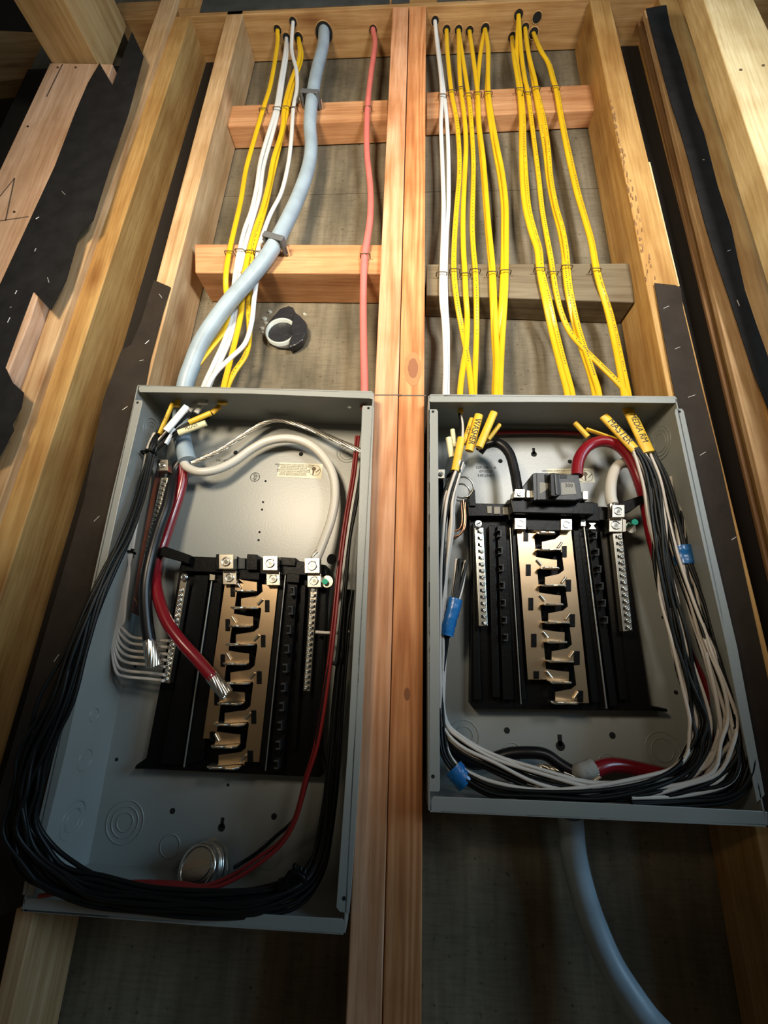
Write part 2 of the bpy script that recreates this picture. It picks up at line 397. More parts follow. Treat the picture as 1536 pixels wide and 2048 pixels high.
# joist end resting on the wide board, running towards the viewer
jb = [at(102, 125, -0.034), at(190, 127, -0.034)]
zz = jb[0].z; x0, x1 = jb[0].x, jb[1].x
jm = MB().box((x0, -0.34, zz+0.001), (x1, 0.0, zz+0.20))
js = solo(jm, 'ceiling_joist', 'joist_wood', 'thick joist at the top left corner coming forward over the wide board', 'joist', None, 0.002)
pt = [at(190, 127, -0.034), at(225, 168, -0.004)]
board('rear_beam', [(-60, 58), (110, 66), (110, 150), (-60, 168)], 0.16, 0.20, 'plate_wood', 'dim brown beam behind the wide board at the top left', 'beam')
# black felt on the wide board and the stud beside it
def felt(name, poly, y, m, label, staples=(), thick=0.0012):
    o = solo(MB().prism(poly, y, y+thick), name, m, label, 'felt')
    for (a, b) in staples:
        part(MB().tube([at(a[0], a[1], y-0.0006), at(b[0], b[1], y-0.0006)], 0.0006, 6, step=1), 'staple', 'staple_bright', o)
    return o
felt('felt_strip', [(199, 126), (225, 170), (264, 63), (287, 112), (257, 225), (222, 325), (186, 440), (158, 468), (148, 505), (132, 560), (101, 620), (66, 582), (42, 645), (10, 733), (-30, 850), (-160, 850), (0, 568), (34, 495), (64, 430), (109, 333), (150, 225), (176, 165)],
     -0.0348, 'felt', 'long torn black felt strip down the wide board at the left',
     [((124, 383), (130, 389)), ((69, 503), (72, 497)), ((72, 438), (78, 434)), ((95, 555), (98, 565)), ((30, 588), (34, 581)), ((20, 615), (23, 614)), ((15, 645), (20, 635))])
felt('felt_strip', [(-60, 690), (10, 735), (25, 765), (47, 785), (42, 815), (24, 848), (27, 860), (0, 910), (-60, 940)], -0.0362, 'felt', 'small torn black felt piece at the left edge, below the long strip')
felt('felt_strip', [(308, 560), (341, 574), (327, 620), (300, 720), (291, 770), (272, 790), (222, 1000), (160, 1290), (112, 1500), (45, 1812), (-20, 1840), (-20, 1640), (22, 1500), (168, 1000), (206, 800), (243, 700), (262, 690), (283, 640)],
     -0.003, 'felt_brown', 'brownish black felt strip beside the left panel, torn at its top',
     [((290, 688), (298, 681)), ((279, 722), (287, 720)), ((245, 820), (255, 813)), ((188, 1043), (199, 1032)), ((108, 1323), (118, 1309)), ((318, 588), (324, 596))])
vo = MB().box((-1.0, YS-0.004, 0.6), (-0.452, YS-0.001, ZT)).build('left_gap_shade', 'deep_shade'); vo['kind'] = 'structure'  # sheet over the sheathing, its black paints the shade of the left gap
vo = MB().box((0.452, YS-0.004, 0.6), (3.0, YS-0.001, ZT)).build('right_gap_shade', 'deep_shade'); vo['kind'] = 'structure'  # same for the right gap: shade put in as a near-black sheet
vo = MB().box((-6.0, 0.30, 0.6), (-0.62, 0.32, 6.0)).build('wall_far', 'deep_shade'); vo['kind'] = 'structure'  # backdrop coloured near black in place of shaded depth

# right of the right bay
felt('felt_strip', [(1309, 566), (1350, 570), (1362, 575), (1366, 615), (1400, 760), (1440, 920), (1475, 1080), (1545, 1400), (1600, 1640), (1520, 1640), (1440, 1240), (1352, 800), (1340, 740), (1318, 620)],
     -0.004, 'felt_brown', 'dark grey felt strip beside the right panel with bright staples',
     [((1327, 617), (1338, 612)), ((1350, 698), (1360, 694)), ((1376, 795), (1390, 790)), ((1400, 911), (1411, 904)), ((1463, 1080), (1472, 1074))])
vert_board('plywood_strip', ((1290, 323), (1334, 570)), ((1301, 323), (1361, 574)), 323, 572, 0.002, 0.03, 'board_white', 'short thin plywood edge on the right bay stud, above the dark felt', 'board')
vert_board('plywood_strip', ((1270, 22), (1417, 640)), ((1282, 22), (1428, 640)), -10, EXT, 0.040, 0.046, 'ply_shaded', 'narrow plywood strip, shade painted into its colour, right of the dark gap', 'board')
vert_board('batten', ((1289, 22), (1441, 640)), ((1336, 22), (1520, 640)), -40, EXT, 0.022, 0.032, 'stud_pale', 'narrow pale batten showing beside the long dark felt at the right', 'stud')
felt('felt_strip', [(1292, 17), (1322, 11), (1333, 10), (1340, 50), (1364, 125), (1389, 215), (1408, 265), (1421, 315), (1435, 370), (1448, 410), (1463, 455), (1474, 510), (1490, 580), (1510, 640), (1535, 710), (1600, 900), (1570, 900), (1505, 740), (1460, 600), (1426, 500), (1405, 430), (1380, 330), (1363, 270), (1340, 200), (1310, 90)],
     -0.0025, 'felt', 'long dark felt strip on the battens at the right edge',
     [((1405, 319), (1409, 320)), ((1455, 502), (1461, 500)), ((1474, 600), (1479, 612))])
vert_board('wall_stud', ((1322, 11), (1500, 620)), ((1370, 40), (1536, 495)), -60, EXT, 0.0, 0.085, 'stud_yellow', 'yellowish stud right of the long dark felt strip', 'stud')
vert_board('wall_stud', ((1370.7, 40), (1536.7, 495)), ((1420, 40), (1600, 495)), -60, EXT, 0.001, 0.085, 'stud_yellow', 'second yellowish stud, joined right of the one beside the long felt', 'stud')
fb = vert_board('wall_stud', ((1408, 0), (1536, 380)), ((1508, 0), (1690, 380)), -80, EXT+600, -0.10, -0.06, 'board_white', 'bright wide plank at the top right corner with two nail holes', 'plank')
for x, y in ((1482, 139), (1527, 130)):
    part(MB().cyl(at(x, y, -0.1008), (0, 1, 0), 0.0026, 0.002, 10), 'nail_hole', 'ink_brown', fb)

# marks on the paired studs and bark on the right one
ST = {o['label'].split(' ')[0]: o for o in C.objects if o.name.startswith('wall_stud')}
mid, mid2, brk = ST['left'], ST['right'], ST['rough-edged']
part(MB().prism(px_quadline((750, 790), (804, 790), 2.2, 0), -0.0003, 0), 'pencil_line', 'pencil', mid)
part(MB().prism(px_quadline((804, 791), (852, 791), 2.2, 0), 0.0007, 0.001), 'pencil_line', 'pencil', mid2)
def knot(parent, x, y, rx, ry, y0, m='ink_brown', n=18):
    part(MB().prism([(x+rx*math.cos(2*math.pi*i/n)*(1+.08*math.sin(3*i)), y+ry*math.sin(2*math.pi*i/n)) for i in range(n)], y0-0.0003, y0), 'knot', m, parent)
mat('knot_ring', (0.42, 0.19, 0.07), 0.6); mat('knot_core', (0.26, 0.10, 0.04), 0.6)
knot(mid2, 826, 738, 17, 34, 0.0009, 'knot_ring'); knot(mid2, 826, 736, 10, 20, 0.0006, 'knot_core')
knot(mid2, 814, 1388, 6, 13, 0.0009, 'knot_core')
mat('bark', (0.26, 0.14, 0.06), 0.9, bump=1.0, bscale=300)
rb_ = random.Random(4); bm_ = MB()
for i in range(60):
    t = i/59; x = lerp(1222, 1300, t)+rb_.uniform(-4, 9)*(0.4+t); y = lerp(205, 565, t)+rb_.uniform(-5, 5)
    w__, h__ = rb_.uniform(0.7, 1.8), rb_.uniform(2, 6)
    bm_.prism([(x-w__, y-h__), (x+w__*.6, y-h__*.5), (x+w__, y+h__*.7), (x-w__*.3, y+h__)], -rb_.uniform(.0004, .0014), 0)
part(bm_, 'bark', 'bark', brk)['kind'] = 'stuff'
# pipe sleeve in the sheathing
c = at(561, 661, YS-0.014); pr = 0.0295
ps = root('pipe_sleeve', at(556, 690, YS-0.01), 'round pipe stub through the sheathing with torn black wrap', 'pipe')
po = MB()
n = 32
vs = []
for y_, r_ in ((c.y, pr), (c.y, pr-0.0035), (c.y+0.09, pr-0.0035), (c.y+0.09, pr)):
    vs += [(c.x+r_*math.cos(2*math.pi*i/n), y_, c.z+r_*math.sin(2*math.pi*i/n)) for i in range(n)]
po.add(vs, [(k*n+i, k*n+(i+1) % n, ((k+1) % 4)*n+(i+1) % n, ((k+1) % 4)*n+i) for k in range(4) for i in range(n)], True)
part(po, 'pipe', 'pvc', ps)
part(MB().cyl((c.x, YS-0.0012, c.z), (0, 1, 0), pr-0.0034, 0.001, 24), 'pipe_bore', 'hole_shade', ps)
part(MB().prism([(546, 634), (560, 618), (577, 612), (586, 615), (590, 625), (600, 632), (612, 645), (614, 660), (608, 678), (596, 690), (578, 697), (556, 695), (538, 686), (531, 668), (533, 650)], YS-0.006, YS), 'wrap_collar', 'tar', ps)
part(MB().prism([(585, 630), (590, 622), (602, 636), (613, 648), (613, 664), (606, 680), (592, 690), (577, 695), (578, 680), (584, 668), (581, 655), (584, 642)], YS-0.020, YS-0.005), 'wrap_flap', 'tar', ps, bevel=0.003)
fm = MB()
for x, y, r_ in ((527, 636, .006), (522, 655, .005), (538, 622, .005), (525, 664, .004), (608, 627, .004), (531, 645, .005)):
    fm.cyl(at(x, y, YS-0.003), (0.2, 1, 0.1), r_*0.5, 0.004, 7, r_)
o = part(fm, 'foam_bits', 'foam', ps); o['kind'] = 'stuff'

# ================================================================== PANEL BOXES
def rim(name, poly, parent, holes=()):
    o = part(MB().prism(poly, YP, YP+0.0016), name, 'steel_paint', parent, bevel=0.0006)
    for x, y in holes:
        part(MB().cyl(at(x, y, YP-0.0003), (0, 1, 0), 0.0020, 0.001, 12), 'screw_hole', 'hole_shade', o)
def enclosure(TL, TR, BR, BL, label):
    a, b, c_, d = [at(x, y, YP) for x, y in (TL, TR, BR, BL)]
    r = root('panel_enclosure', (0.5*(c_.x+d.x), 0.02, min(c_.z, d.z)), label, 'panel box')
    bk = lambda p: Vector((p.x, YB, p.z)); t = 0.0016
    cen = (a+b+c_+d)/4
    back = part(MB().prismw([bk(a), bk(b), bk(c_), bk(d)], (0, t, 0)), 'back_sheet', 'steel_paint', r)
    def wall(p, q, name):
        e = (q-p).normalized(); n_ = Vector((-e.z, 0, e.x))
        if n_.dot(cen-p) < 0: n_ = -n_
        return part(MB().prismw([p, q, bk(q), bk(p)], n_*t), name, 'steel_paint', r)
    wt = wall(a, b, 'top_wall'); wr = wall(b, c_, 'right_wall'); wbm = wall(c_, d, 'bottom_wall'); wl = wall(d, a, 'left_wall')
    return r, back, wt, wr, wbm, wl
def hole(parent, x, y, r_=0.0025, name='mounting_hole', yb=YB):
    part(MB().cyl(at(x, y, yb-0.0004), (0, 1, 0), r_, 0.001, 14), name, 'hole_shade', parent)
def knockout(parent, x, y, radii, yb=YB):
    c = at(x, y, yb)
    mb = MB()
    for r_ in radii: mb.torus((c.x, yb-0.0001, c.z), (0, 1, 0), r_, 0.0009, 30, 6)
    part(mb, 'knockout', 'steel_paint', parent)
def side_knockout(parent, x, y, z, sx, radii):
    mb = MB()
    for r_ in radii: mb.torus((x, y, z), (sx, 0, 0), r_, 0.0009, 26, 6)
    part(mb, 'knockout', 'steel_paint', parent)
def keyhole(parent, x, y, s=1):
    mb = MB().cyl(at(x, y, YB-0.0004), (0, 1, 0), 0.0048*s, 0.001, 16)
    c = at(x, y, YB-0.0004); mb.prismw([(c.x-0.0022*s, c.y, c.z), (c.x+0.0022*s, c.y, c.z), (c.x+0.0022*s, c.y, c.z+0.011*s), (c.x-0.0022*s, c.y, c.z+0.011*s)], (0, 0.001, 0))
    part(mb, 'keyhole', 'hole_shade', parent)
def sticker(parent, quad, lines):
    p = [at(x, y, YB-0.0003) for x, y in quad]
    st = part(MB().prismw([v+Vector((0, -0.0002, 0)) for v in p], (0, 0.0003, 0)), 'sticker', 'sticker', parent, label='small cream printed label')
    X = (p[1]-p[0]); Y = (p[0]-p[3])
    for i, t in enumerate(lines):
        cc = p[3]+X*0.35+Y*(0.86-0.72*i/(len(lines)-1)); cc.y = YB-0.0008
        lettering(t, cc, X, Y, Y.length*0.13, 'ink', st, 0.78)
    cc = p[3]+X*0.84+Y*0.5; cc.y = YB-0.0007
    part(MB().torus(cc, (0, 1, 0), Y.length*0.36, 0.00025, 24, 4), 'diagram', 'ink_brown', st)
    m2 = MB(); m2.prismw([cc+X*0.02+Y*-0.1, cc+X*0.11+Y*0.16, cc+X*0.12+Y*0.10, cc+X*0.035+Y*-0.13], (0, 0.0002, 0))
    m2.prismw([cc-X*0.05-Y*0.3, cc-X*0.02-Y*0.3, cc-X*0.01+Y*0.1, cc-X*0.05+Y*0.1], (0, 0.0002, 0))
    m2.cyl(cc-X*0.03+Y*0.13-Vector((0, 0.0002, 0)), (0, 1, 0), Y.length*0.14, 0.0002, 14)
    part(m2, 'diagram', 'ink_brown', st)

pl, plb, plt, plr, plbm, pll = enclosure((275, 770), (748, 785), (690, 1870), (43, 1822), 'open grey steel panel box on the left with loose red and black cables')
rim('top_rim', [(279, 770), (744, 782), (747, 786), (746, 799), (740, 797), (500, 787), (279, 784), (277, 778)], pl)
rim('left_rim', [(270, 800), (283, 800), (285, 804), (239, 1000), (133, 1500), (75, 1735), (66, 1792), (44, 1790), (54, 1735), (110, 1500), (221, 1000), (268, 803)], pl, [(275, 805), (60, 1754)])
rim('right_rim', [(726, 811), (746, 811), (748, 816), (735, 1180), (722, 1500), (702, 1790), (698, 1828), (679, 1824), (672, 1815), (695, 1500), (712, 1180), (724, 816)], pl, [(737, 816), (688, 1797)])
rim('bottom_rim', [(47, 1796), (400, 1822), (684, 1838), (690, 1842), (689, 1866), (682, 1870), (400, 1852), (47, 1824)], pl)
for x, y, r_ in ((471, 905, .0038), (602, 908, .0038), (531, 962, .0018), (526, 1004, .0018), (524, 1019, .0018), (519, 1064, .0018), (517, 1080, .0018), (345, 1622, .0036), (548, 1633, .0038), (456, 1570, .0019), (233, 1519, .0022), (270, 1333, .002)):
    hole(plb, x, y, r_)
keyhole(plb, 443, 1655, 1.0)
knockout(plb, 250, 1644, (0.011, 0.018, 0.025)); knockout(plb, 340, 1692, (0.013,)); knockout(plb, 695, 905, (0.008, 0.013, 0.018)); knockout(plb, 538, 1708, (0.016,))
xl_ = lambda wy: 0
lw = at(200, 1300, YP)
for zz_, dx in ((1.5-0.20, 0), (1.5-0.14, 0)):
    pass
sticker(plb, [(559, 925), (646, 928), (643, 958), (554, 953)], ['WIRE BINDING SCREWS TO BE TIGHTENED TO TORQUE', 'USE COPPER OR ALUMINUM WIRE ONLY RATED', 'BEFORE REMOVING COVER TURN OFF', 'ENERGIZING THE MAIN SWITCH REMOVE WIRES', 'AND DO NOT REMOVE ANY BARRIER SUPPLIED', 'UNUSED OPENINGS SHALL BE CLOSED', 'LISTED AS SERVICE EQUIPMENT FOR USE'])
cq = at(510, 954, YB-0.0006)
stp = part(MB().torus(cq, (0, 1, 0), 0.0078, 0.0004, 26, 4), 'stamp', 'ink', plb)
lettering('QC', cq+Vector((0.001, 0, 0.0022)), (0.7, 0, -0.6), (0.6, 0, 0.7), 0.0065, 'ink', stp)
lettering('18', cq+Vector((-0.001, 0, -0.0032)), (0.7, 0, -0.6), (0.6, 0, 0.7), 0.0065, 'ink', stp)
lettering('STB 1-025', at(444, 921, YB-0.0006), (1, 0, 0), (0, 0, 1), 0.005, 'ink', plb)
# round plug in the roof of the left box
pc = at(700, 812, 0.02); tzl = at(600, 779, YP).z
part(MB().cyl((pc.x, 0.015, tzl-0.0035), (0, 0, 1), 0.0105, 0.002, 20), 'plug', 'sticker', plt)
part(MB().cyl((pc.x, 0.015, tzl-0.0055), (0, 0, 1), 0.003, 0.002, 12), 'plug', 'zinc', plt)

pr_, prb, prt, prr, prbm, prl = enclosure((857, 790), (1352, 795), (1536, 1654), (857, 1624), 'open grey steel panel box on the right, wired neatly with a main breaker')
rim('top_rim', [(861, 788), (1350, 792), (1354, 796), (1354, 805), (1346, 806), (1100, 804), (862, 804), (859, 800)], pr_)
rim('left_rim', [(858, 818), (873, 818), (876, 822), (878, 1200), (880, 1580), (877, 1584), (856, 1583), (855, 1200), (856, 822)], pr_, [(866, 823), (866, 1553)])
rim('right_rim', [(1351, 817), (1364, 817), (1368, 822), (1420, 1060), (1475, 1294), (1530, 1590), (1514, 1606), (1505, 1560), (1453, 1294), (1400, 1060), (1350, 825)], pr_, [(1359, 823)])
rim('bottom_rim', [(866, 1593), (1200, 1606), (1518, 1622), (1536, 1624), (1536, 1650), (1200, 1638), (868, 1625), (862, 1620), (862, 1600)], pr_)
for x, y, r_ in ((1001, 922, .0036), (1140, 923, .0036), (1014, 1461, .0040), (1225, 1471, .0042), (1306, 1114, .0022), (1311, 1144, .0022), (1321, 1202, .0022), (1326, 1235, .0022), (1352, 1385, .0028)):
    hole(prb, x, y, r_)
keyhole(prb, 1068, 908, 1.0); keyhole(prb, 1121, 1492, 1.25)
knockout(prb, 928, 1472, (0.012, 0.02)); knockout(prb, 1325, 1500, (0.014, 0.022)); knockout(prb, 1215, 1528, (0.012,)); knockout(prb, 1025, 1505, (0.012,))
sticker(prb, [(1094, 938), (1187, 937), (1190, 965), (1096, 968)], ['WIRE BINDING SCREWS TO BE TIGHTENED TO TORQUE', 'USE COPPER OR ALUMINUM WIRE ONLY RATED', 'BEFORE REMOVING COVER TURN OFF', 'ENERGIZING THE MAIN SWITCH REMOVE WIRES', 'AND DO NOT REMOVE ANY BARRIER SUPPLIED'])
for i, t in enumerate(('3Z0-1081-1-A', '07-12-20', '3:00 LINE 1')):
    lettering(t, at(972, 935+8*i, YB-0.0006), (1, 0, 0), (0, 0, 1), 0.0058, 'ink', prb)
part(MB().tube([at(x, y, 0.060) for x, y in ((985, 866), (1040, 864), (1100, 864), (1160, 867))], 0.0035, 8), 'red_line', 'red_thin', prb, label='dark red line along the top back seam')  # thin red tube along the top back edge
# knockouts on the side walls
for (px_, py_, yy, rad) in ((0, 0, 0, 0),): pass
def wall_ko(parent, p, q, t, yy, radii, sx):
    a = at(*p, YP); b = at(*q, YP); c = a.lerp(b, t)
    mb = MB()
    for r_ in radii: mb.torus((c.x+0.0018*sx, yy, c.z), (sx, 0, 0), r_, 0.0008, 26, 6)
    part(mb, 'knockout', 'steel_paint', parent)
for t, rd in ((0.08, (0.009, 0.015, 0.021)), (0.20, (0.008,)), (0.25, (0.008,)), (0.30, (0.008,)), (0.35, (0.008,)), (0.72, (0.008,)), (0.80, (0.012,)), (0.90, (0.012, 0.02))):
    wall_ko(pll, (275, 770), (43, 1822), t, 0.025, rd, 1)
for t, rd in ((0.09, (0.014, 0.02, 0.026)), (0.26, (0.008,)), (0.33, (0.008,)), (0.40, (0.008,)), (0.47, (0.008,))):
    wall_ko(prr, (1352, 795), (1536, 1654), t, 0.025, rd, -1)

# ================================================================== BREAKER BUS ASSEMBLIES
def sq(cx, cy, w_, h_): return [(cx-w_/2, cy-h_/2), (cx+w_/2, cy-h_/2), (cx+w_/2, cy+h_/2), (cx-w_/2, cy+h_/2)]
def screw(parent, x, y, yy, r_, m='zinc', depth=0.004, name='screw', slot=True):
    c = at(x, y, yy)
    mb = MB().cyl(c, (0, 1, 0), r_*0.82, 0.0012, 12, r_).cyl(c+Vector((0, 0.0012, 0)), (0, 1, 0), r_, depth, 12)
    mb.torus(c+Vector((0, 0.0002, 0)), (0, 1, 0), r_*0.55, r_*0.12, 12, 5)
    o = part(mb, name, m, parent)
    if slot:
        a = random.uniform(0, math.pi); d = Vector((math.cos(a), 0, math.sin(a)))*r_*0.5; n_ = Vector((-d.z, 0, d.x))*0.28
        s_ = MB().prismw([c-d-n_, c+d-n_, c+d+n_, c-d+n_], (0, 0.0002, 0)); s_.v = [v+Vector((0, -0.0003, 0)) for v in s_.v]
        s_.add([], [])
        if o.parent is not None and o.parent.parent is None: part(s_, 'drive_slot', 'ink', o)
        else:
            me = o.data; me.materials.append(M['ink'])
    return o
def lug(parent, x, y, w_, yy, big=True):
    o = part(MB().prism(sq(x, y, w_, w_*1.02), yy, yy+0.014), 'lug', 'tin', parent, bevel=0.0006)
    c = at(x, y, yy-0.0006)
    r_ = w_/2/1480*0.62
    k = MB().torus(c, (0, 1, 0), r_, r_*0.16, 20, 6).cyl(c+Vector((0, -0.0002, 0)), (0, 1, 0), r_*0.6, 0.002, 6)
    part(k, 'lug_screw', 'zinc', o)
    part(MB().cyl(c+Vector((0, -0.0006, 0)), (0, 1, 0), r_*(0.42 if big else 0.3), 0.0005, 6), 'lug_socket', 'dark_screw', o)
    return o
def screw_bar(parent, p, q, wpx, n, yy, name, sx=0.0, r_=0.0026, first=0.04, last=0.97, side=None):
    o = part(MB().prism(px_quadline(p, q, wpx, 0), yy, yy+0.011), name, 'tin', parent, bevel=0.0006)
    for i in range(n):
        t = lerp(first, last, i/(n-1)); x = lerp(p[0], q[0], t)+sx; y = lerp(p[1], q[1], t)
        c = at(x, y, yy-0.0022)
        mb = MB().cyl(c, (0.1*random.uniform(-1, 1), 1, 0.1*random.uniform(-1, 1)), r_*0.75, 0.001, 10, r_).cyl(c+Vector((0, .001, 0)), (0, 1, 0), r_, 0.0022, 10)
        mb.torus(c+Vector((0, -0.0002, 0)), (0, 1, 0), r_*0.5, r_*0.16, 10, 5)
        part(mb, 'bar_screw', 'zinc', o)
        if side:
            xx = x+side; cc = at(xx, y, yy-0.0002)
            part(MB().prism(sq(xx, y, 3.2, 6), yy-0.0004, yy+0.002), 'wire_hole', 'hole_shade', o)
    return o
def bus(label, base, L0, L1, R0, R1, ys, bl, br, slotsL, slotsR, bars, lugs, strips, hooks, rods, topbar, extra):
    cbx = at(*base[2], YB).lerp(at(*base[3], YB), 0.5)
    r = root('bus_assembly', (cbx.x, 0.055, cbx.z), label, 'breaker bus')
    part(MB().prism(base, 0.050, YB-0.0005), 'backing_plate', 'plastic_black', r, bevel=0.001)
    for q in strips: part(MB().prism(q, 0.040, 0.051), 'rail', 'plastic_black', r, bevel=0.001)
    for q in topbar: part(MB().prism(q[0], q[1], YB-0.004), 'top_bar', q[2] if len(q) > 2 else 'plastic_black', r, bevel=0.0008)
    yp = 0.036
    BLx = lambda y: lerp(bl[0][0], bl[1][0], (y-bl[0][1])/(bl[1][1]-bl[0][1]))
    BRx = lambda y: lerp(br[0][0], br[1][0], (y-br[0][1])/(br[1][1]-br[0][1]))
    Lx = lambda y: ln(L0, L1, y); Rx = lambda y: ln(R0, R1, y)
    n = len(ys); pit = (ys[-1]-ys[0])/(n-1)
    # left comb
    inner = []
    for i in range(0, n, 2):
        y = ys[i]; h = pit*0.62
        if i == 0: inner += [(BLx(y-h)+10, L0[1])]
        inner += [(BLx(y-h), y-h), (BRx(y)-22, y-h*0.8), (BRx(y)-9, y-h*0.75), (BRx(y)-9, y), (BLx(y), y)]
    end = min(L1[1], 4000)
    inner = [p for p in inner if p[1] <= end+12] + [(BLx(end), end)]
    part(MB().prism([L0]+inner+[(Lx(end), end)], yp, yp+0.003), 'bus_bar', 'tin_bus', r)
    inner = [(BRx(R0[1]), R0[1])]
    for i in range(1, n, 2):
        y = ys[i]; h = pit*0.62
        inner += [(BRx(y-h)+4, y-h-8), (BRx(y-h)-6, y-h), (BLx(y)+13, y-h*0.75), (BLx(y)+13, y), (BRx(y)+2, y), (BRx(y+4)+4, y+4)]
    inner = [p for p in inner if p[1] <= R1[1]+12] + [(BRx(R1[1])+4, R1[1])]
    part(MB().prism([R0, R1]+inner[::-1], yp, yp+0.003), 'bus_bar', 'tin_bus', r)
    for i, y in enumerate(ys):
        a = at(BLx(y) + (0 if i % 2 == 0 else -2), y, yp); b = at(BRx(y) - (9 if i % 2 == 0 else 0), y, yp)
        z_ = 0.5*(a.z+b.z); e = 0.016
        pts = [(a.x, yp+0.002, z_), (a.x, yp-e*0.75, z_), (a.x+(b.x-a.x)*0.10, yp-e*0.8, z_-0.001), (a.x+(b.x-a.x)*0.2, yp-e, z_), (a.x+(b.x-a.x)*0.42, yp-e, z_), (a.x+(b.x-a.x)*0.5, yp-e*0.85, z_), (a.x+(b.x-a.x)*0.62, yp-e, z_), (a.x+(b.x-a.x)*0.86, yp-e, z_), (b.x, yp-e*0.6, z_), (b.x, yp+0.002, z_)]
        part(MB().prismw(pts, (0, 0, -0.0022)), 'stab', 'tin', r, bevel=0.0004)
        # ear and finger fold
        ex = (BLx(y)+4, y-12) if i % 2 == 0 else (BRx(y)+1, y-11)
        sgn = 1 if i % 2 == 0 else -1
        c = at(ex[0], ex[1], yp-0.0015); d = Vector((0.0032*sgn, 0, -0.0040))
        part(MB().tube([c-d, c, c+d], 0.0017, 8, step=3), 'ear', 'tin', r)
    for x, y, w_, h_ in slotsL+slotsR:
        o = part(MB().prism(sq(x, y, w_, h_), yp-0.0012, yp+0.01), 'slot_clip', 'plastic_black', r, bevel=0.0006)
    for b_ in bars: screw_bar(r, *b_[0], **b_[1])
    for l_ in lugs: lug(r, *l_)
    for x, y, w_, h_ in hooks:
        part(MB().prism([(x-w_/2, y-h_/2), (x+w_/2, y-h_/2), (x+w_/2, y+h_/2), (x-w_/2, y+h_/2), (x-w_/2, y+h_*0.3), (x+w_*0.2, y+h_*0.3), (x+w_*0.2, y-h_*0.3), (x-w_/2, y-h_*0.3)], 0.028, 0.042), 'breaker_hook', 'plastic_grey', r, bevel=0.0006)
    for p, q, wd, m_ in rods:
        part(MB().tube([at(*p, 0.036), at(*q, 0.036)], wd, 8, step=1), 'rod', m_, r)
    return r
# left assembly
ysL = [1182, 1215, 1251, 1287, 1325, 1363, 1403, 1444, 1487, 1528]
baseL = [(362, 1122), (655, 1138), (653, 1190), (640, 1500), (648, 1548), (640, 1555), (288, 1538), (268, 1538), (272, 1530), (292, 1516), (320, 1370)]
stripsL = [[(388, 1150), (418, 1150), (362, 1530), (322, 1528)], [(426, 1150), (446, 1150), (405, 1520), (372, 1530)],
           [(558, 1160), (569, 1160), (530, 1538), (518, 1530)], [(576, 1160), (596, 1160), (565, 1546), (540, 1545)], [(602, 1170), (612, 1170), (592, 1500), (582, 1500)], [(634, 1180), (652, 1186), (638, 1500), (622, 1500)]]
topL = [([(362, 1112), (480, 1116), (600, 1122), (652, 1130), (652, 1150), (570, 1150), (362, 1142)], 0.034),
        ([(432, 1108), (470, 1110), (470, 1142), (430, 1140)], 0.030), ([(494, 1108), (514, 1109), (514, 1140), (492, 1140)], 0.024), ([(476, 1116), (490, 1117), (490, 1138), (474, 1138)], 0.030, 'plastic_grey'), ([(560, 1114), (592, 1116), (590, 1132), (560, 1130)], 0.030),
        ([(480, 1142), (520, 1144), (518, 1160), (478, 1158)], 0.032), ([(574, 1146), (600, 1148), (598, 1166), (572, 1164)], 0.033)]
hooksL = [(lerp(584, 552, i/9), lerp(1182, 1530, i/9), 10, 18) for i in range(10)]
busL = bus('long black bus assembly in the left panel with the red cable end over it', baseL,
           (450, 1167), (406, 1477), (556, 1169), (518, 1524), ysL, ((474, 1182), (430, 1487)), ((519, 1215), (485, 1528)),
           [(465, 1182, 9, 23), (455, 1250, 9, 24), (445, 1321, 9, 25), (433, 1398, 10, 26), (424, 1473, 10, 20)],
           [(534, 1212, 9, 24), (526, 1282, 9, 25), (518, 1355, 10, 26), (507, 1434, 10, 28), (500, 1513, 11, 24)],
           [(((367, 1160), (332, 1366), 13, 19, 0.026, 'neutral_bar'), dict(sx=-2, r_=0.0030, first=0.1)),
            (((628, 1172), (613, 1382), 13, 19, 0.026, 'neutral_bar'), dict(sx=-2, r_=0.0030, first=0.04, side=6))],
           [(452, 1123, 29, 0.014), (540, 1126, 29, 0.014), (624, 1131, 30, 0.012), (459, 1155, 27, 0.026, False), (546, 1157, 27, 0.026, False), (628, 1161, 27, 0.020, False)],
           stripsL, hooksL, [((425, 1152), (368, 1534), 0.0013, 'rod'), ((571, 1150), (531, 1541), 0.0011, 'rod')], topL, None)
screw(busL, 367, 1154, 0.020, 0.0055)
part(MB().prism([(318, 1097), (328, 1092), (380, 1110), (376, 1128), (366, 1124), (316, 1110)], 0.020, 0.034), 'strap_arm', 'plastic_black', busL, bevel=0.001)
part(MB().cyl(at(662, 1118, 0.02), (0.5, 1, 0), 0.0075, 0.003, 18), 'strap_disc', 'plastic_black', busL)
part(MB().cyl(at(654, 1163, 0.030), (0, 1, 0), 0.0085, 0.003, 20), 'bonding_washer', 'tin', busL)
part(MB().cyl(at(650, 1163, 0.024), (0, 1, 0), 0.004, 0.006, 12), 'bonding_screw', 'green_screw', busL, label='green bonding screw')
part(MB().prism([(420, 1148), (430, 1150), (429, 1160), (419, 1160)], 0.032, 0.04), 'rod_clip', 'tin', busL)
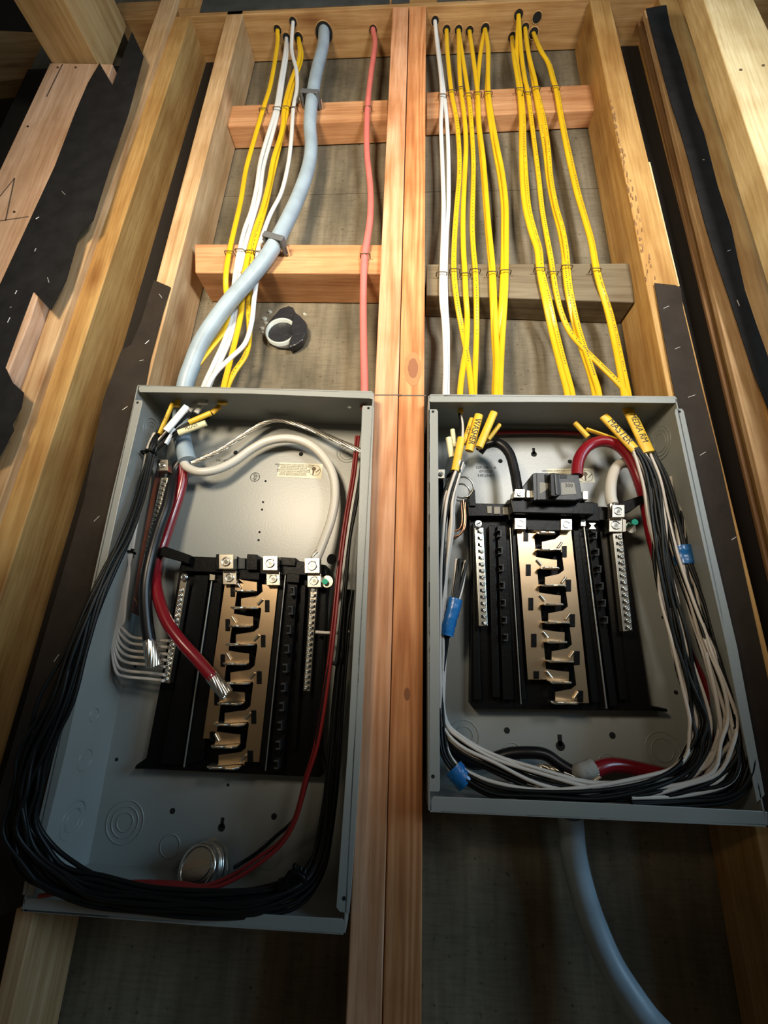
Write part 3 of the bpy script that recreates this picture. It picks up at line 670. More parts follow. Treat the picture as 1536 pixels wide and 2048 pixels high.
# right assembly
ysR = [1068, 1101, 1137, 1171, 1208, 1244, 1282, 1320, 1361, 1401]
baseR = [(938, 1010), (1246, 1018), (1250, 1090), (1300, 1412), (1335, 1418), (1336, 1424), (1298, 1422), (948, 1418), (941, 1408), (943, 1190)]
stripsR = [[(946, 1045), (953, 1045), (962, 1400), (948, 1400)], [(978, 1050), (990, 1050), (1000, 1395), (985, 1395)], [(995, 1050), (1012, 1050), (1028, 1400), (1006, 1400)], [(1024, 1055), (1031, 1055), (1052, 1400), (1043, 1400)],
           [(1146, 1060), (1158, 1060), (1200, 1405), (1184, 1405)], [(1174, 1060), (1190, 1060), (1236, 1412), (1220, 1412)], [(1200, 1062), (1218, 1064), (1258, 1400), (1240, 1400)]]
topR = [([(935, 1006), (1020, 1008), (1020, 1032), (938, 1032)], 0.034), ([(1150, 1010), (1225, 1014), (1228, 1040), (1150, 1040)], 0.034), ([(1015, 1000), (1196, 1006), (1200, 1042), (1018, 1040)], 0.030),
        ([(974, 1012), (984, 1012), (984, 1027), (975, 1027)], 0.032, 'plastic_window'), ([(988, 1013), (1001, 1013), (1001, 1028), (988, 1028)], 0.032, 'plastic_window'), ([(1005, 1014), (1018, 1014), (1018, 1029), (1006, 1029)], 0.032, 'plastic_window'),
        ([(938, 990), (945, 976), (950, 980), (952, 1012), (940, 1012)], 0.03), ([(1048, 1038), (1130, 1040), (1124, 1062), (1056, 1060)], 0.028)]
hooksR = [(lerp(999, 1012, i/6), lerp(1066, 1275, i/6), 9, 15) for i in range(7)] + [(lerp(1190, 1212, i/5), lerp(1070, 1240, i/5), 9, 15) for i in range(6)]
busR = bus('black bus assembly in the right panel below the main breaker', baseR,
           (1033, 1050), (1056, 1359), (1141, 1050), (1178, 1406), ysR, ((1068, 1068), (1094, 1361)), ((1119, 1101), (1151, 1401)),
           [(1052, 1071, 10, 23), (1057, 1140, 10, 23), (1062, 1208, 10, 25), (1068, 1281, 11, 27), (1073, 1350, 11, 16)],
           [(1129, 1103, 10, 23), (1137, 1171, 11, 24), (1145, 1241, 11, 26), (1154, 1316, 12, 28), (1161, 1393, 12, 24)],
           [(((958, 1055), (967, 1252), 17, 15, 0.026, 'neutral_bar'), dict(sx=4, r_=0.0030, side=-6)),
            (((1235, 1066), (1256, 1262), 19, 15, 0.026, 'neutral_bar'), dict(sx=5, r_=0.0034, side=-8))],
           [(1237, 1022, 25, 0.014), (1232, 1050, 27, 0.022, False), (1041, 1047, 22, 0.024, False), (1133, 1049, 22, 0.024, False)],
           stripsR, hooksR, [((1167, 1047), (1213, 1417), 0.0013, 'rod'), ((1020, 1056), (1042, 1408), 0.0009, 'rod')], topR, None)
screw(busR, 957, 1047, 0.018, 0.0058)
part(MB().prism([(1232, 1008), (1290, 988), (1304, 978), (1306, 990), (1262, 1022), (1240, 1030)], 0.022, 0.032), 'strap_arm', 'plastic_black', busR, bevel=0.001)
part(MB().cyl(at(1262, 1055, 0.034), (0, 1, 0), 0.008, 0.003, 18), 'bonding_washer', 'tin', busR)
part(MB().prism([(1246, 1038), (1252, 1040), (1252, 1062), (1246, 1064)], 0.024, 0.035), 'bonding_washer', 'tin', busR)
part(MB().cyl(at(1270, 1044, 0.018), (0.2, 1, 0.1), 0.0042, 0.012, 12), 'bonding_screw', 'green_screw', busR, label='green bonding screw')
part(MB().prism([(1162, 1038), (1171, 1039), (1171, 1052), (1162, 1051)], 0.030, 0.04), 'rod_clip', 'tin', busR)
part(MB().prism([(1178, 1046), (1192, 1046), (1187, 1051), (1192, 1058), (1178, 1058), (1183, 1051)], 0.030, 0.034), 'clip_plate', 'tin', busR)

# main breaker
bc = at(1112, 1003, 0.02)
mbk = root('main_breaker', (bc.x, 0.01, bc.z), 'dark grey main breaker at the top of the right panel with a central handle', 'breaker')
yf = -0.004
body = part(MB().prism([(1064, 948), (1072, 945), (1158, 949), (1166, 998), (1150, 1001), (1068, 1000), (1066, 990)], yf, 0.045), 'body', 'plastic_grey', mbk, bevel=0.0015)
part(MB().prism([(1045, 974), (1064, 949), (1067, 1001), (1050, 998)], 0.008, 0.045), 'side_wing', 'plastic_grey', mbk, bevel=0.001)
part(MB().prism([(1020, 996), (1190, 1004), (1188, 1030), (1026, 1026)], 0.012, 0.045), 'lower_body', 'plastic_black', mbk, bevel=0.002)
part(MB().prism([(1074, 947), (1079, 947), (1080, 999), (1075, 999)], yf-0.0015, yf), 'rib', 'plastic_grey', mbk)
part(MB().prism([(1066, 949), (1070, 948), (1072, 1000), (1068, 1000)], yf-0.003, yf), 'rib', 'plastic_grey', mbk)
part(MB().prism([(1089, 949), (1100, 950), (1101, 966), (1090, 966)], yf-0.0008, yf+0.001), 'recess', 'hole_shade', mbk)
part(MB().prism([(1092, 976), (1102, 976), (1103, 992), (1093, 992)], yf-0.0008, yf+0.001), 'recess', 'hole_shade', mbk)
part(MB().prism([(1076, 964), (1099, 966), (1100, 975), (1077, 990)], yf-0.0008, yf+0.001), 'name_plate', 'plastic_window', mbk)
part(MB().prism([(1100, 947), (1108, 945), (1118, 949), (1121, 990), (1111, 993), (1102, 992)], yf-0.012, yf), 'handle', 'plastic_black', mbk, bevel=0.001)
part(MB().prism([(1109, 948), (1112, 948), (1115, 988), (1112, 988)], yf-0.014, yf-0.011), 'handle_rib', 'plastic_grey', mbk)
lbl_ = part(MB().prism([(1121, 965), (1148, 965), (1153, 988), (1122, 990)], yf-0.0008, yf+0.001), 'rating_plate', 'plastic_window', mbk, label='scuffed grey rating plate')
lettering('200', at(1138, 971, yf-0.0012), (1, 0, 0), (0, 0, 1), 0.0075, 'ink', lbl_)
part(MB().prism([(1120, 949), (1134, 950), (1134, 956), (1120, 956)], yf-0.0008, yf+0.001), 'recess', 'ink', mbk)
for q in ([(1030, 978), (1050, 978), (1050, 995), (1028, 995)], [(1054, 980), (1063, 981), (1064, 996), (1053, 995)], [(1165, 982), (1176, 982), (1176, 999), (1166, 999)]):
    o = part(MB().prism(q, 0.004, 0.03), 'terminal', 'tin', mbk, bevel=0.0008)
screw(mbk, 1040, 986, 0.001, 0.0042)

# ground bar on the left wall of the left panel
gb0 = at(324, 960, 0.030); 
gb = root('ground_bar', at(282, 1200, 0.045), 'ground bar with a brown backing on the left wall of the left panel', 'bar')
part(MB().prism([(312, 935), (322, 935), (292, 1130), (276, 1232), (262, 1225), (278, 1120)], 0.036, 0.05), 'insulator', 'brown_insulator', gb, bevel=0.001)
gbar = part(MB().prism([(322, 955), (336, 955), (318, 1040), (300, 1105), (288, 1150), (280, 1148), (304, 1040)], 0.026, 0.037), 'bar', 'tin', gb, bevel=0.0006)
for i in range(17):
    t = i/16; x = lerp(327, 291, t**0.9); y = lerp(960, 1105, t)
    screw(gbar, x, y, 0.0225, 0.0030, 'dark_screw', 0.003, 'bar_screw', False)
lug(gb, 324, 930, 22, 0.018)
part(MB().tube([at(263, 912, 0.01), at(272, 920, 0.02), at(283, 924, 0.03)], 0.002, 8), 'mounting_screw', 'dark_screw', gb)
for (a, b) in (((289, 1085), (294, 1075)), ((282, 1138), (286, 1152)), ((268, 1195), (274, 1210)), ((292, 1060), (296, 1068))):
    part(MB().tube([at(*a, 0.032), at((a[0]+b[0])/2+2, (a[1]+b[1])/2, 0.028), at(*b, 0.032)], 0.0009, 6), 'ground_pigtail', 'copper', gb)
# dim terminal on the left wall of the right panel
gt = root('ground_terminal', at(880, 990, 0.03), 'small ground lug half hidden at the left wall of the right panel', 'terminal')
part(MB().prism([(874, 938), (890, 938), (890, 957), (874, 957)], 0.012, 0.03), 'lug', 'tin', gt, bevel=0.0008)
screw(gt, 882, 947, 0.009, 0.0036, 'dark_screw')
part(MB().prism([(874, 960), (888, 960), (886, 1010), (874, 1010)], 0.03, 0.045), 'insulator', 'plastic_black', gt)

# ================================================================== CABLES IN THE STUD BAYS
upL, loL, upR, loR = 0.034, 0.010, 0.044, 0.027
def yprof_left(py): return prof([(90, 0.038), (215, upL), (350, 0.045), (500, loL), (640, 0.03), (770, 0.015)], py)
def yprof_right(py): return prof([(90, 0.04), (190, upR), (360, 0.05), (545, loR), (660, 0.04), (790, 0.015)], py)
def yclamp(px_, py_, y, f):
    if px_ < 800:
        if 190 < py_ < 262: y = min(y, 0.040-f-0.0006)
        if 465 < py_ < 562: y = min(y, 0.015-f-0.0006)
    else:
        if 160 < py_ < 245: y = min(y, 0.050-f-0.0006)
        if 508 < py_ < 615: y = min(y, 0.033-f-0.0006)
    return y
def cable_path(pts, yp, hole_, f=0.003):
    P = []
    if hole_:
        h = atz(hole_[0], hole_[1], ZT); P += [h+Vector((0, 0, 0.04)), h]
    for x, y in pts: P.append(at(x, y, yclamp(x, y, yp(y), f)))
    return P
def print_marks(o, P, f, r_, seed):
    rnd = random.Random(seed); Q = spline(P, 12); mb = MB(); acc = 0; i0 = len(Q)//6
    for i in range(i0, len(Q)-10):
        seg = (Q[i+1]-Q[i]).length; acc += seg
        if acc < 0.0034: continue
        acc = 0
        if rnd.random() < 0.22: continue
        t = (Q[i+1]-Q[i-1]).normalized(); a = t.cross(Vector((0, 1, 0))).normalized(); c = Q[i]+Vector((0, -f-0.00025, 0)); l_ = 0.0011; h_ = 0.0008
        mb.add([c-t*l_-a*h_, c+t*l_-a*h_, c+t*l_+a*h_, c-t*l_+a*h_], [(0, 1, 2, 3)])
    part(mb, 'printing', 'ink_brown', o)['kind'] = 'stuff'
STAPLES = []
def cable(name, pts, yp, hole_, r_, flat, m, label, group=None, dy=0.0, cat='cable', staples=(), tail=None):
    P = cable_path(pts, (lambda v: yp(v)+dy), hole_, flat or r_)
    if tail: P += tail
    o = solo(MB().tube(P, r_, 10, flat=flat, step=5), name, m, label, cat, group)
    if m == 'yellow_jacket' and len(label) % 2 == 0: print_marks(o, P[2:-1], flat, r_, len(label))
    return o
def staple(px_, py_, y, w_, label):
    c = at(px_, py_, y); h = 0.008
    pts = [c+Vector((-w_, h, 0)), c+Vector((-w_, -0.0006, 0.0005)), c+Vector((-w_*0.6, -0.0022, 0)), c+Vector((w_*0.6, -0.0022, 0)), c+Vector((w_, -0.0006, -0.0005)), c+Vector((w_, h, 0))]
    solo(MB().tube(pts, 0.0009, 6, step=2), 'cable_staple', 'staple_metal', label, 'staple', 'staples on the blocking')
ydict = dict(r_=0.0054, flat=0.0030)
def down(px_, py_, dz=-0.03, y=0.02):
    p = at(px_, py_, y); return [p+Vector((0, 0, dz))]
LP = [
 ('yellow', [c1(*p) for p in [(1065,170),(1040,320),(1010,420),(975,540),(945,650),(925,770),(900,880),(880,970),(868,1050),(868,1110),(878,1190),(862,1265),(800,1350),(730,1440),(692,1500)]], (555,60), 'leftmost yellow cable in the left bay, crossing back under the grey cable', -0.002),
 ('white', [c1(*p) for p in [(1095,200),(1075,320),(1058,420),(1028,520),(1000,620),(985,720),(965,810),(940,880),(920,960),(910,1010),(900,1080),(890,1200),(865,1300),(820,1400),(780,1490)]], (573,76), 'left strand of the paired white cables in the left bay', 0.0),
 ('white', [c1(*p) for p in [(1103,200),(1088,300),(1070,420),(1045,520),(1012,640),(997,750),(972,840),(942,940),(930,1000),(915,1080),(905,1200),(888,1290),(850,1380),(800,1490)]], (573,76), 'right strand of the paired white cables in the left bay', 0.003),
 ('yellow', [c1(*p) for p in [(1150,220),(1115,320),(1092,410),(1083,500),(1050,610),(1033,700),(1008,800),(980,880),(955,970),(943,1030),(932,1100),(926,1200),(903,1310),(875,1420),(858,1490)]], (597,76), 'left strand of the doubled yellow cable in the left bay', -0.001),
 ('yellow', [c1(*p) for p in [(1158,220),(1127,320),(1104,420),(1073,560),(1045,680),(1018,800),(988,900),(968,980),(958,1080),(955,1190),(958,1280),(945,1360),(900,1430),(872,1490)]], (597,76), 'right strand of the doubled yellow cable in the left bay', 0.004),
 ('white', [c1(*p) for p in [(1120,190),(1138,270),(1140,340),(1126,420),(1118,540),(1105,640),(1080,740),(1040,820),(1010,900),(990,970),(985,1070),(975,1160),(966,1240),(940,1320),(880,1380),(830,1430),(795,1490)]], (586,44), 'single white cable in the left bay, sweeping over the yellow ones', -0.004),
]
for k, pts, h, lab, dy in LP:
    cable(k+'_cable', pts, yprof_left, h, 0.0052 if k == 'yellow' else 0.0045, 0.003, k+'_jacket', lab, 'cables stapled in the left bay', dy, tail=down(*pts[-1], y=0.012))
# the fat grey cable goes on into the left panel
gpts = [c1(*p) for p in [(1240,180),(1215,280),(1198,380),(1190,480),(1195,560),(1185,640),(1152,740),(1112,830),(1060,930),(1015,1000),(950,1080),(880,1160),(820,1240),(770,1320),(738,1400),(712,1480)]]
GP = [atz(648, 64, ZT)+Vector((0, 0, .04)), atz(648, 64, ZT)] + [at(x, y, prof([(90, .036), (200, .022), (350, .035), (490, -0.004), (600, 0.004), (700, 0.012), (775, 0.022)], y)) for x, y in gpts]
GP += [at(362, 840, 0.036), at(365, 880, 0.036), at(375, 922, 0.034)]
g = solo(MB().tube(GP, 0.0136, 14, step=5), 'service_cable', 'grey_jacket', 'fat blue grey service cable strapped across the left bay', 'cable')
PP = [c1(*p) for p in [(1440,170),(1425,280),(1412,400),(1408,500),(1410,600),(1422,720),(1422,830),(1410,920),(1400,980),(1396,1080),(1395,1200),(1397,1350),(1400,1490)]]
cable('pink_cable', PP, lambda v: yprof_left(v)-0.003, (746, 60), 0.0064, None, 'pink_jacket', 'salmon pink cable hanging beside the paired studs in the left bay', tail=down(729, 785, y=0.012))
RP = [
 ('white', [(265,170),(279,290),(284,380),(280,480),(285,620),(290,780),(288,900),(283,1050),(283,1150),(293,1250),(298,1400),(296,1500)], (870,42), 'left strand of the white cable pair in the right bay'),
 ('white', [(268,170),(284,290),(296,390),(305,500),(309,620),(309,780),(302,900),(297,1050),(299,1170),(305,1280),(304,1500)], (870,42), 'right strand of the white cable pair in the right bay'),
 ('yellow', [(305,200),(320,350),(340,460),(350,580),(350,680),(340,800),(332,920),(330,1040),(342,1160),(362,1270),(383,1380),(398,1500)], (893,60), 'first yellow cable right of the white pair'),
 ('yellow', [(350,250),(356,340),(370,450),(376,560),(370,700),(365,830),(366,950),(372,1050),(376,1140),(381,1220),(377,1330),(366,1400),(354,1500)], (917,60), 'second yellow cable right of the white pair, its end swinging back left'),
 ('yellow', [(365,230),(383,350),(395,450),(404,600),(404,700),(400,850),(404,950),(412,1040),(416,1150),(416,1300),(408,1500)], (917,60), 'third yellow cable right of the white pair'),
 ('yellow', [(405,230),(421,360),(427,480),(442,600),(452,720),(462,850),(472,950),(480,1040),(486,1160),(492,1300),(496,1400),(492,1500)], (939,62), 'fourth yellow cable right of the white pair'),
 ('yellow', [(437,170),(428,240),(420,345),(424,470),(436,600),(446,720),(456,850),(466,960),(474,1045),(478,1160),(484,1300),(490,1400),(486,1500)], (970,58), 'yellow cable looping left out of the shared hole, behind the fourth one'),
 ('yellow', [(460,180),(462,340),(476,450),(496,560),(516,660),(530,780),(531,900),(530,1040),(526,1150),(516,1300),(511,1400),(507,1500)], (970,58), 'yellow cable bowing right past the pale staple stain, last of the left yellow group'),
 ('yellow', [(463,200),(457,345),(468,460),(486,570),(504,670),(518,780),(520,900),(518,1045),(512,1170),(502,1300),(496,1400),(492,1490)], (970,58), 'yellow cable tucked just left of the bowing one'),
 ('yellow', [(560,220),(579,340),(588,450),(588,560),(592,700),(603,800),(625,890),(648,960),(657,1040),(678,1150),(703,1270),(733,1390),(762,1500)], (1024,74), 'first yellow cable of the right-hand yellow group'),
 ('yellow', [(572,220),(588,340),(597,450),(600,560),(608,700),(618,800),(640,890),(660,960),(668,1040),(695,1150),(722,1270),(752,1390),(782,1500)], (1037,30), 'second yellow cable of the right-hand group, lying against the first'),
 ('yellow', [(588,200),(602,300),(613,350),(626,450),(640,560),(655,680),(668,800),(685,900),(700,980),(710,1045),(722,1120),(742,1200),(775,1275),(825,1335),(890,1400),(955,1465),(990,1510)], (1037,30), 'yellow cable of the right-hand group crossing to the far right at the bottom'),
 ('yellow', [(615,200),(642,310),(651,360),(676,460),(691,560),(702,680),(722,790),(747,880),(761,960),(767,1030),(778,1120),(803,1240),(833,1340),(862,1430),(884,1500)], (1050,56), 'yellow cable of the right-hand group just left of the long curving one'),
 ('yellow', [(620,230),(640,345),(662,470),(680,580),(694,700),(714,800),(737,890),(751,970),(756,1035),(768,1130),(793,1250),(823,1350),(850,1430),(868,1500)], (1050,56), 'yellow cable of the right-hand group hidden behind its neighbour'),
 ('yellow', [(660,190),(690,240),(710,310),(722,350),(735,430),(750,510),(770,610),(800,740),(830,840),(855,930),(873,1030),(890,1100),(917,1190),(942,1300),(962,1400),(978,1490)], (1067,66), 'rightmost yellow cable, curving away from its hole down the right bay'),
 ('yellow', [(665,195),(697,250),(716,315),(728,355),(742,440),(758,520),(780,620),(808,740),(836,840),(861,930),(879,1030),(900,1110),(930,1200),(957,1310),(980,1420),(999,1510)], (1067,66), 'yellow cable lying right under the rightmost one'),
]
for i, (k, pts, h, lab) in enumerate(RP):
    q = [c2(*p) for p in pts]
    back = 0.005 if i in (1, 4, 6, 8, 10, 13, 15) else 0.0
    cable(k+'_cable', q, yprof_right, h, 0.0050 if k == 'yellow' else 0.0044, 0.0032, k+'_jacket', lab, 'cables stapled in the right bay', back, tail=down(*q[-1], y=0.012))
# staples
for (x, y, lab) in [(1010,420,'leftmost yellow cable'),(1063,415,'paired white cables'),(1095,412,'doubled yellow cable'),(1127,415,'single white cable'),(1412,412,'pink cable')]:
    staple(*c1(x, y), upL-0.006, 0.0085, 'staple holding the %s to the upper left blocking' % lab)
for (x, y, lab) in [(880,968,'leftmost yellow cable'),(920,960,'paired white cables'),(960,965,'doubled yellow cable'),(990,968,'single white cable'),(1402,978,'pink cable')]:
    staple(*c1(x, y), loL-0.006, 0.0085, 'staple holding the %s to the lower left blocking' % lab)
RS = [(285,366,283,1048,'white pair'),(324,350,333,1036,'first yellow cable'),(356,338,374,1052,'second yellow cable'),(385,362,412,1036,'third yellow cable'),(422,358,478,1046,'fourth yellow cable'),(462,356,530,1040,'bowing yellow cable'),
      (583,342,659,1032,'first pair of the right-hand yellow group'),(610,358,710,1046,'crossing yellow cable'),(646,338,766,1022,'yellow pair left of the rightmost'),(722,334,875,1034,'rightmost yellow pair')]
for a, b, c_, d, lab in RS:
    staple(*c2(a, b), upR-0.006, 0.0085, 'staple holding the %s to the upper right blocking' % lab)
    staple(*c2(c_, d), loR-0.006, 0.0090, 'staple holding the %s to the lower right blocking' % lab)
# two plastic straps on the grey cable
def cstrap(x, y, yy, label, nail, ang):
    c = at(x, y, yy); r = root('cable_strap', c, label, 'strap', 'straps of the grey cable')
    d = Vector((math.cos(ang), 0, math.sin(ang)))
    n_ = Vector((-d.z, 0, d.x))
    w_, h, t, dep = 0.021, 0.005, 0.0165, 0.02
    mb = MB()
    for s_ in (-1, 1):
        p = c+d*(s_*0.0175)
        mb.prismw([p-d*0.0025-n_*0.006+Vector((0, -t, 0)), p+d*0.0025-n_*0.006+Vector((0, -t, 0)), p+d*0.0025+n_*0.006+Vector((0, -t, 0)), p-d*0.0025+n_*0.006+Vector((0, -t, 0))], (0, t+0.012, 0))
    mb.prismw([c-d*0.02-n_*0.006+Vector((0, -t-0.002, 0)), c+d*0.02-n_*0.006+Vector((0, -t-0.002, 0)), c+d*0.02+n_*0.006+Vector((0, -t-0.002, 0)), c-d*0.02+n_*0.006+Vector((0, -t-0.002, 0))], (0, 0.003, 0))
    part(mb, 'strap', 'strap_plastic', r, bevel=0.001)
    for s_ in (-1, 1):
        p = c+d*(s_*0.024)
        part(MB().cyl(p+Vector((0, -0.006, 0))-n_*0.001, (0, 1, 0), 0.0017, 0.02, 10), 'nail', 'zinc', r)
cstrap(622, 202, 0.026, 'grey plastic strap holding the fat cable on the upper blocking', None, -0.15)
cstrap(552, 490, 0.0, 'grey plastic strap holding the fat cable on the lower blocking', None, -0.35)

# ================================================================== WIRES IN THE LEFT PANEL
def wp(pts): return [at(x, y, d) for x, y, d in pts]
def wire(name, pts, r_, m, label, cat='wire', group=None, n=10, step=5):
    return solo(MB().tube(wp(pts), r_, n, step=step), name, m, label, cat, group)
def strands(parent, pts, r_, twist, count=7):
    P = spline(wp(pts), 6); mb = MB()
    for k in range(count):
        Q = []
        for i, p in enumerate(P):
            t = (P[min(i+1, len(P)-1)]-P[max(i-1, 0)]).normalized(); a = t.cross(Vector((0, 1, 0.1))).normalized(); b = t.cross(a)
            th = 2*math.pi*k/(count-1)+twist*i
            rr = 0 if k == count-1 else r_*0.66*(1+0.22*i/len(P))
            Q.append(p+a*rr*math.cos(th)+b*rr*math.sin(th))
        mb.tube(Q, r_*0.36, 6, step=1)
    return mb
q3 = lambda x, y, d: (x/1.92, 700+y/1.92, d)
ww = wire('white_feeder', [q3(*p) for p in [(705,430,.036),(722,452,.034),(765,468,.032),(830,460,.036),(900,428,.044),(965,382,.046),(1030,350,.046),(1110,340,.046),(1185,362,.046),(1245,415,.044),(1280,485,.042),(1287,565,.040),(1272,650,.036),(1248,720,.030),(1222,785,.024),(1208,812,.020)]], 0.0070, 'white_wire', 'thick white feeder arching across the left panel to a lug')
part(strands(ww, [q3(1224, 776, .024), q3(1208, 805, .02), q3(1200, 820, .02)], 0.006, 0.15), 'bare_end', 'bare_wire', ww, label='bare silver strands')
bw = strands(None, [q3(*p) for p in [(735,435,.036),(800,408,.040),(860,378,.044),(930,332,.048),(1000,288,.050),(1060,268,.050),(1120,278,.050),(1200,306,.048),(1290,346,.040),(1385,388,.034),(1430,410,.034)]], 0.0040, 0.34, 7)
solo(bw, 'bare_ground', 'bare_wire', 'bare twisted silver ground conductor across the top of the left panel', 'wire')
rw = wire('red_feeder', [q3(*p) for p in [(705,440,.040),(705,480,.044),(692,545,.046),(662,640,.044),(632,730,.038),(608,800,.034),(597,870,.026),(608,950,.018),(640,1040,.010),(692,1115,.006),(755,1185,.006),(818,1260,.008)]], 0.0078, 'red_wire', 'thick red feeder in the left panel with its bare end over the bus')
part(strands(rw, [q3(810, 1250, .008), q3(840, 1287, .010), q3(872, 1322, .012)], 0.0080, 0.12, 13), 'bare_end', 'bare_wire', rw, label='bare silver strands')
kw = wire('black_feeder', [q3(*p) for p in [(688,435,.042),(668,470,.040),(655,530,.032),(640,600,.026),(612,680,.020),(583,780,.012),(562,880,.008),(558,960,.008),(564,1050,.010),(575,1122,.012)]], 0.0080, 'black_wire', 'thick black feeder in the left panel ending in bare strands')
part(strands(kw, [q3(573, 1115, .012), q3(582, 1165, .012), q3(592, 1215, .014)], 0.0082, 0.10, 13), 'bare_end', 'bare_wire', kw, label='bare silver strands')

def bundle(path, cols, r_, label, group, prefix, seed=1, starts=None, ends=None, n=7, step=4, jit=0.25, sgn=1):
    """many separate wires following one route; path rows are (px, py, depth, spread in m)"""
    rnd = random.Random(seed); N_ = len(cols); out = []
    base = [at(x, y, d) for x, y, d, s_ in path]
    slots = []
    while len(slots) < N_:
        a, b = rnd.uniform(-1, 1), rnd.uniform(-1, 1)
        if a*a+b*b < 1 and all((a-c_)**2+(b-d_)**2 > (0.9/math.sqrt(N_))**2 for c_, d_ in slots): slots.append((a, b))
        elif rnd.random() < 0.02: slots.append((a, b))
    slots.sort(key=lambda q: sgn*q[0]+0.5*q[1]+rnd.uniform(-.95, .95)); cols = sorted(cols, key=lambda c_: c_ != 'white')
    for k in range(N_):
        a, b = slots[k]; P = []
        for i, p in enumerate(base):
            t = (base[min(i+1, len(base)-1)]-base[max(i-1, 0)]).normalized()
            nn = t.cross(Vector((0, 1, 0))).normalized(); s_ = path[i][3]
            P.append(p + nn*(s_*(a+jit*rnd.uniform(-1, 1))) + Vector((0, 1, 0))*(min(s_, 0.011)*0.8*(b+jit*rnd.uniform(-1, 1))))
        if starts: P = [at(*starts[k % len(starts)])] + P
        if ends: P = P + [at(*ends[k % len(ends)])]
        c_ = cols[k]
        o = solo(MB().tube(P, r_, n, step=step), c_+'_wire', c_+'_thin', label % c_, 'wire', group % c_)
        out.append(o)
    return out
# black loop hanging out over the left rim and round the bottom
bundle([(318,868,.012,.005),(308,890,.005,.006),(301,910,.004,.005),(292,955,.0,.006),(275,1010,-.010,.006),(252,1070,-.022,.006),(222,1130,-.034,.007),(190,1200,-.045,.009),(152,1300,-.052,.014),(112,1400,-.056,.018),(72,1500,-.056,.021),(48,1580,-.056,.021),(42,1650,-.054,.021),(65,1712,-.048,.019),(115,1758,-.042,.016),(190,1785,-.036,.013),(290,1800,-.032,.010),(400,1810,-.030,.010),(510,1806,-.024,.012),(590,1782,-.012,.013),(632,1740,.0,.010),(652,1670,.012,.008),(665,1550,.020,.008),(678,1400,.028,.007),(690,1250,.034,.006),(700,1180,.040,.005)],
       ['black']*20, 0.0022, 'thin %s wire of the drooping loop around the left panel', '%s wires looping round the left panel', 'l', 3,
       starts=[(330,846,.02),(340,842,.016),(352,838,.02),(362,842,.024)])
# white neutrals into the left bar
fan = [(650,1117),(646,1141),(641,1168),(636,1191),(632,1216),(629,1247),(626,1270)]
for i, (ex, ey) in enumerate(fan):
    s_ = (i-3)/3
    ks = [(596+4*s_,320,.012),(572+5*s_,372,.008),(562+5*s_,420,.010),(545+8*s_,520,.018),(527+9*s_,610,.024),(512+8*s_,700,.028),(502+6*s_,775,.030),(492-4*s_,860,.032),(474-9*s_,960,.034),(462-14*s_,1040,.034)]
    rr_ = 30+2*i
    by = ey - 8
    ks += [(462-5*i,1062+14*i,.034),(470-4*i,by-40+i*2,.034),(505-4*i,by-8,.032),(560,by,.030),(610,ey-2,.027),(ex,ey,.022)]
    wire('white_wire', [q3(*p) for p in ks], 0.0021, 'white_thin', 'thin white neutral fanning into the left panel bar, %s from the top' % ['first', 'second', 'third', 'fourth', 'fifth', 'sixth', 'last'][i], 'wire', 'white neutrals of the left panel', 7)
# red and black pair down the right side
rb = [(1378,330,.035),(1362,480,.035),(1335,640,.032),(1315,780,.028),(1302,900,.022),(1287,1050,.016),(1270,1200,.012),(1242,1400,.008),(1215,1536,.006)]
q4 = lambda x, y, d: (x/1.92, 1300+y/1.92, d)
wire('red_wire', [q3(*p) for p in rb]+[q4(*p) for p in [(1180,490,.006),(1140,640,.006),(1085,740,.004),(1000,815,.0),(900,880,-.006),(800,915,-.014),(690,905,-.020),(560,900,-.026),(400,910,-.030),(270,925,-.034),(150,945,-.036)]], 0.0023, 'red_thin', 'thin red wire curving down the right side of the left panel and along its bottom', 'wire')
wire('red_wire', [q3(x-10, y, d+.006) for x, y, d in rb]+[q4(*p) for p in [(1172,490,.012),(1132,640,.010),(1075,735,.008),(985,800,.004),(890,865,.0),(780,905,-.010),(690,895,-.016),(540,890,-.022),(400,900,-.028)]], 0.0020, 'red_thin', 'second thin red wire, twisted behind the first in the left panel', 'wire')
wire('black_wire', [q3(x+20, y, d+.004) for x, y, d in rb[:7]]+[q4(*p) for p in [(1265,60,.014),(1225,300,.012),(1180,500,.014),(1135,640,.016),(1060,715,.022),(985,780,.030),(900,835,.040)]], 0.0022, 'black_thin', 'thin black wire beside the red one, ending at the round connector', 'wire')
wire('black_wire', [q3(*p) for p in [(1392,450,.030),(1368,600,.030),(1345,720,.028),(1333,850,.026),(1322,1000,.026),(1312,1200,.024)]]+[q4(*p) for p in [(1310,0,.024),(1285,250,.02),(1262,500,.016)]], 0.0022, 'black_thin', 'thin black wire close to the right rim of the left panel', 'wire')
wire('white_wire', [q3(*p) for p in [(1212,1083,.026),(1260,1086,.026),(1310,1085,.030),(1340,1080,.034)]], 0.0022, 'white_thin', 'short pale wire from the right neutral bar to the side of the left panel', 'wire')
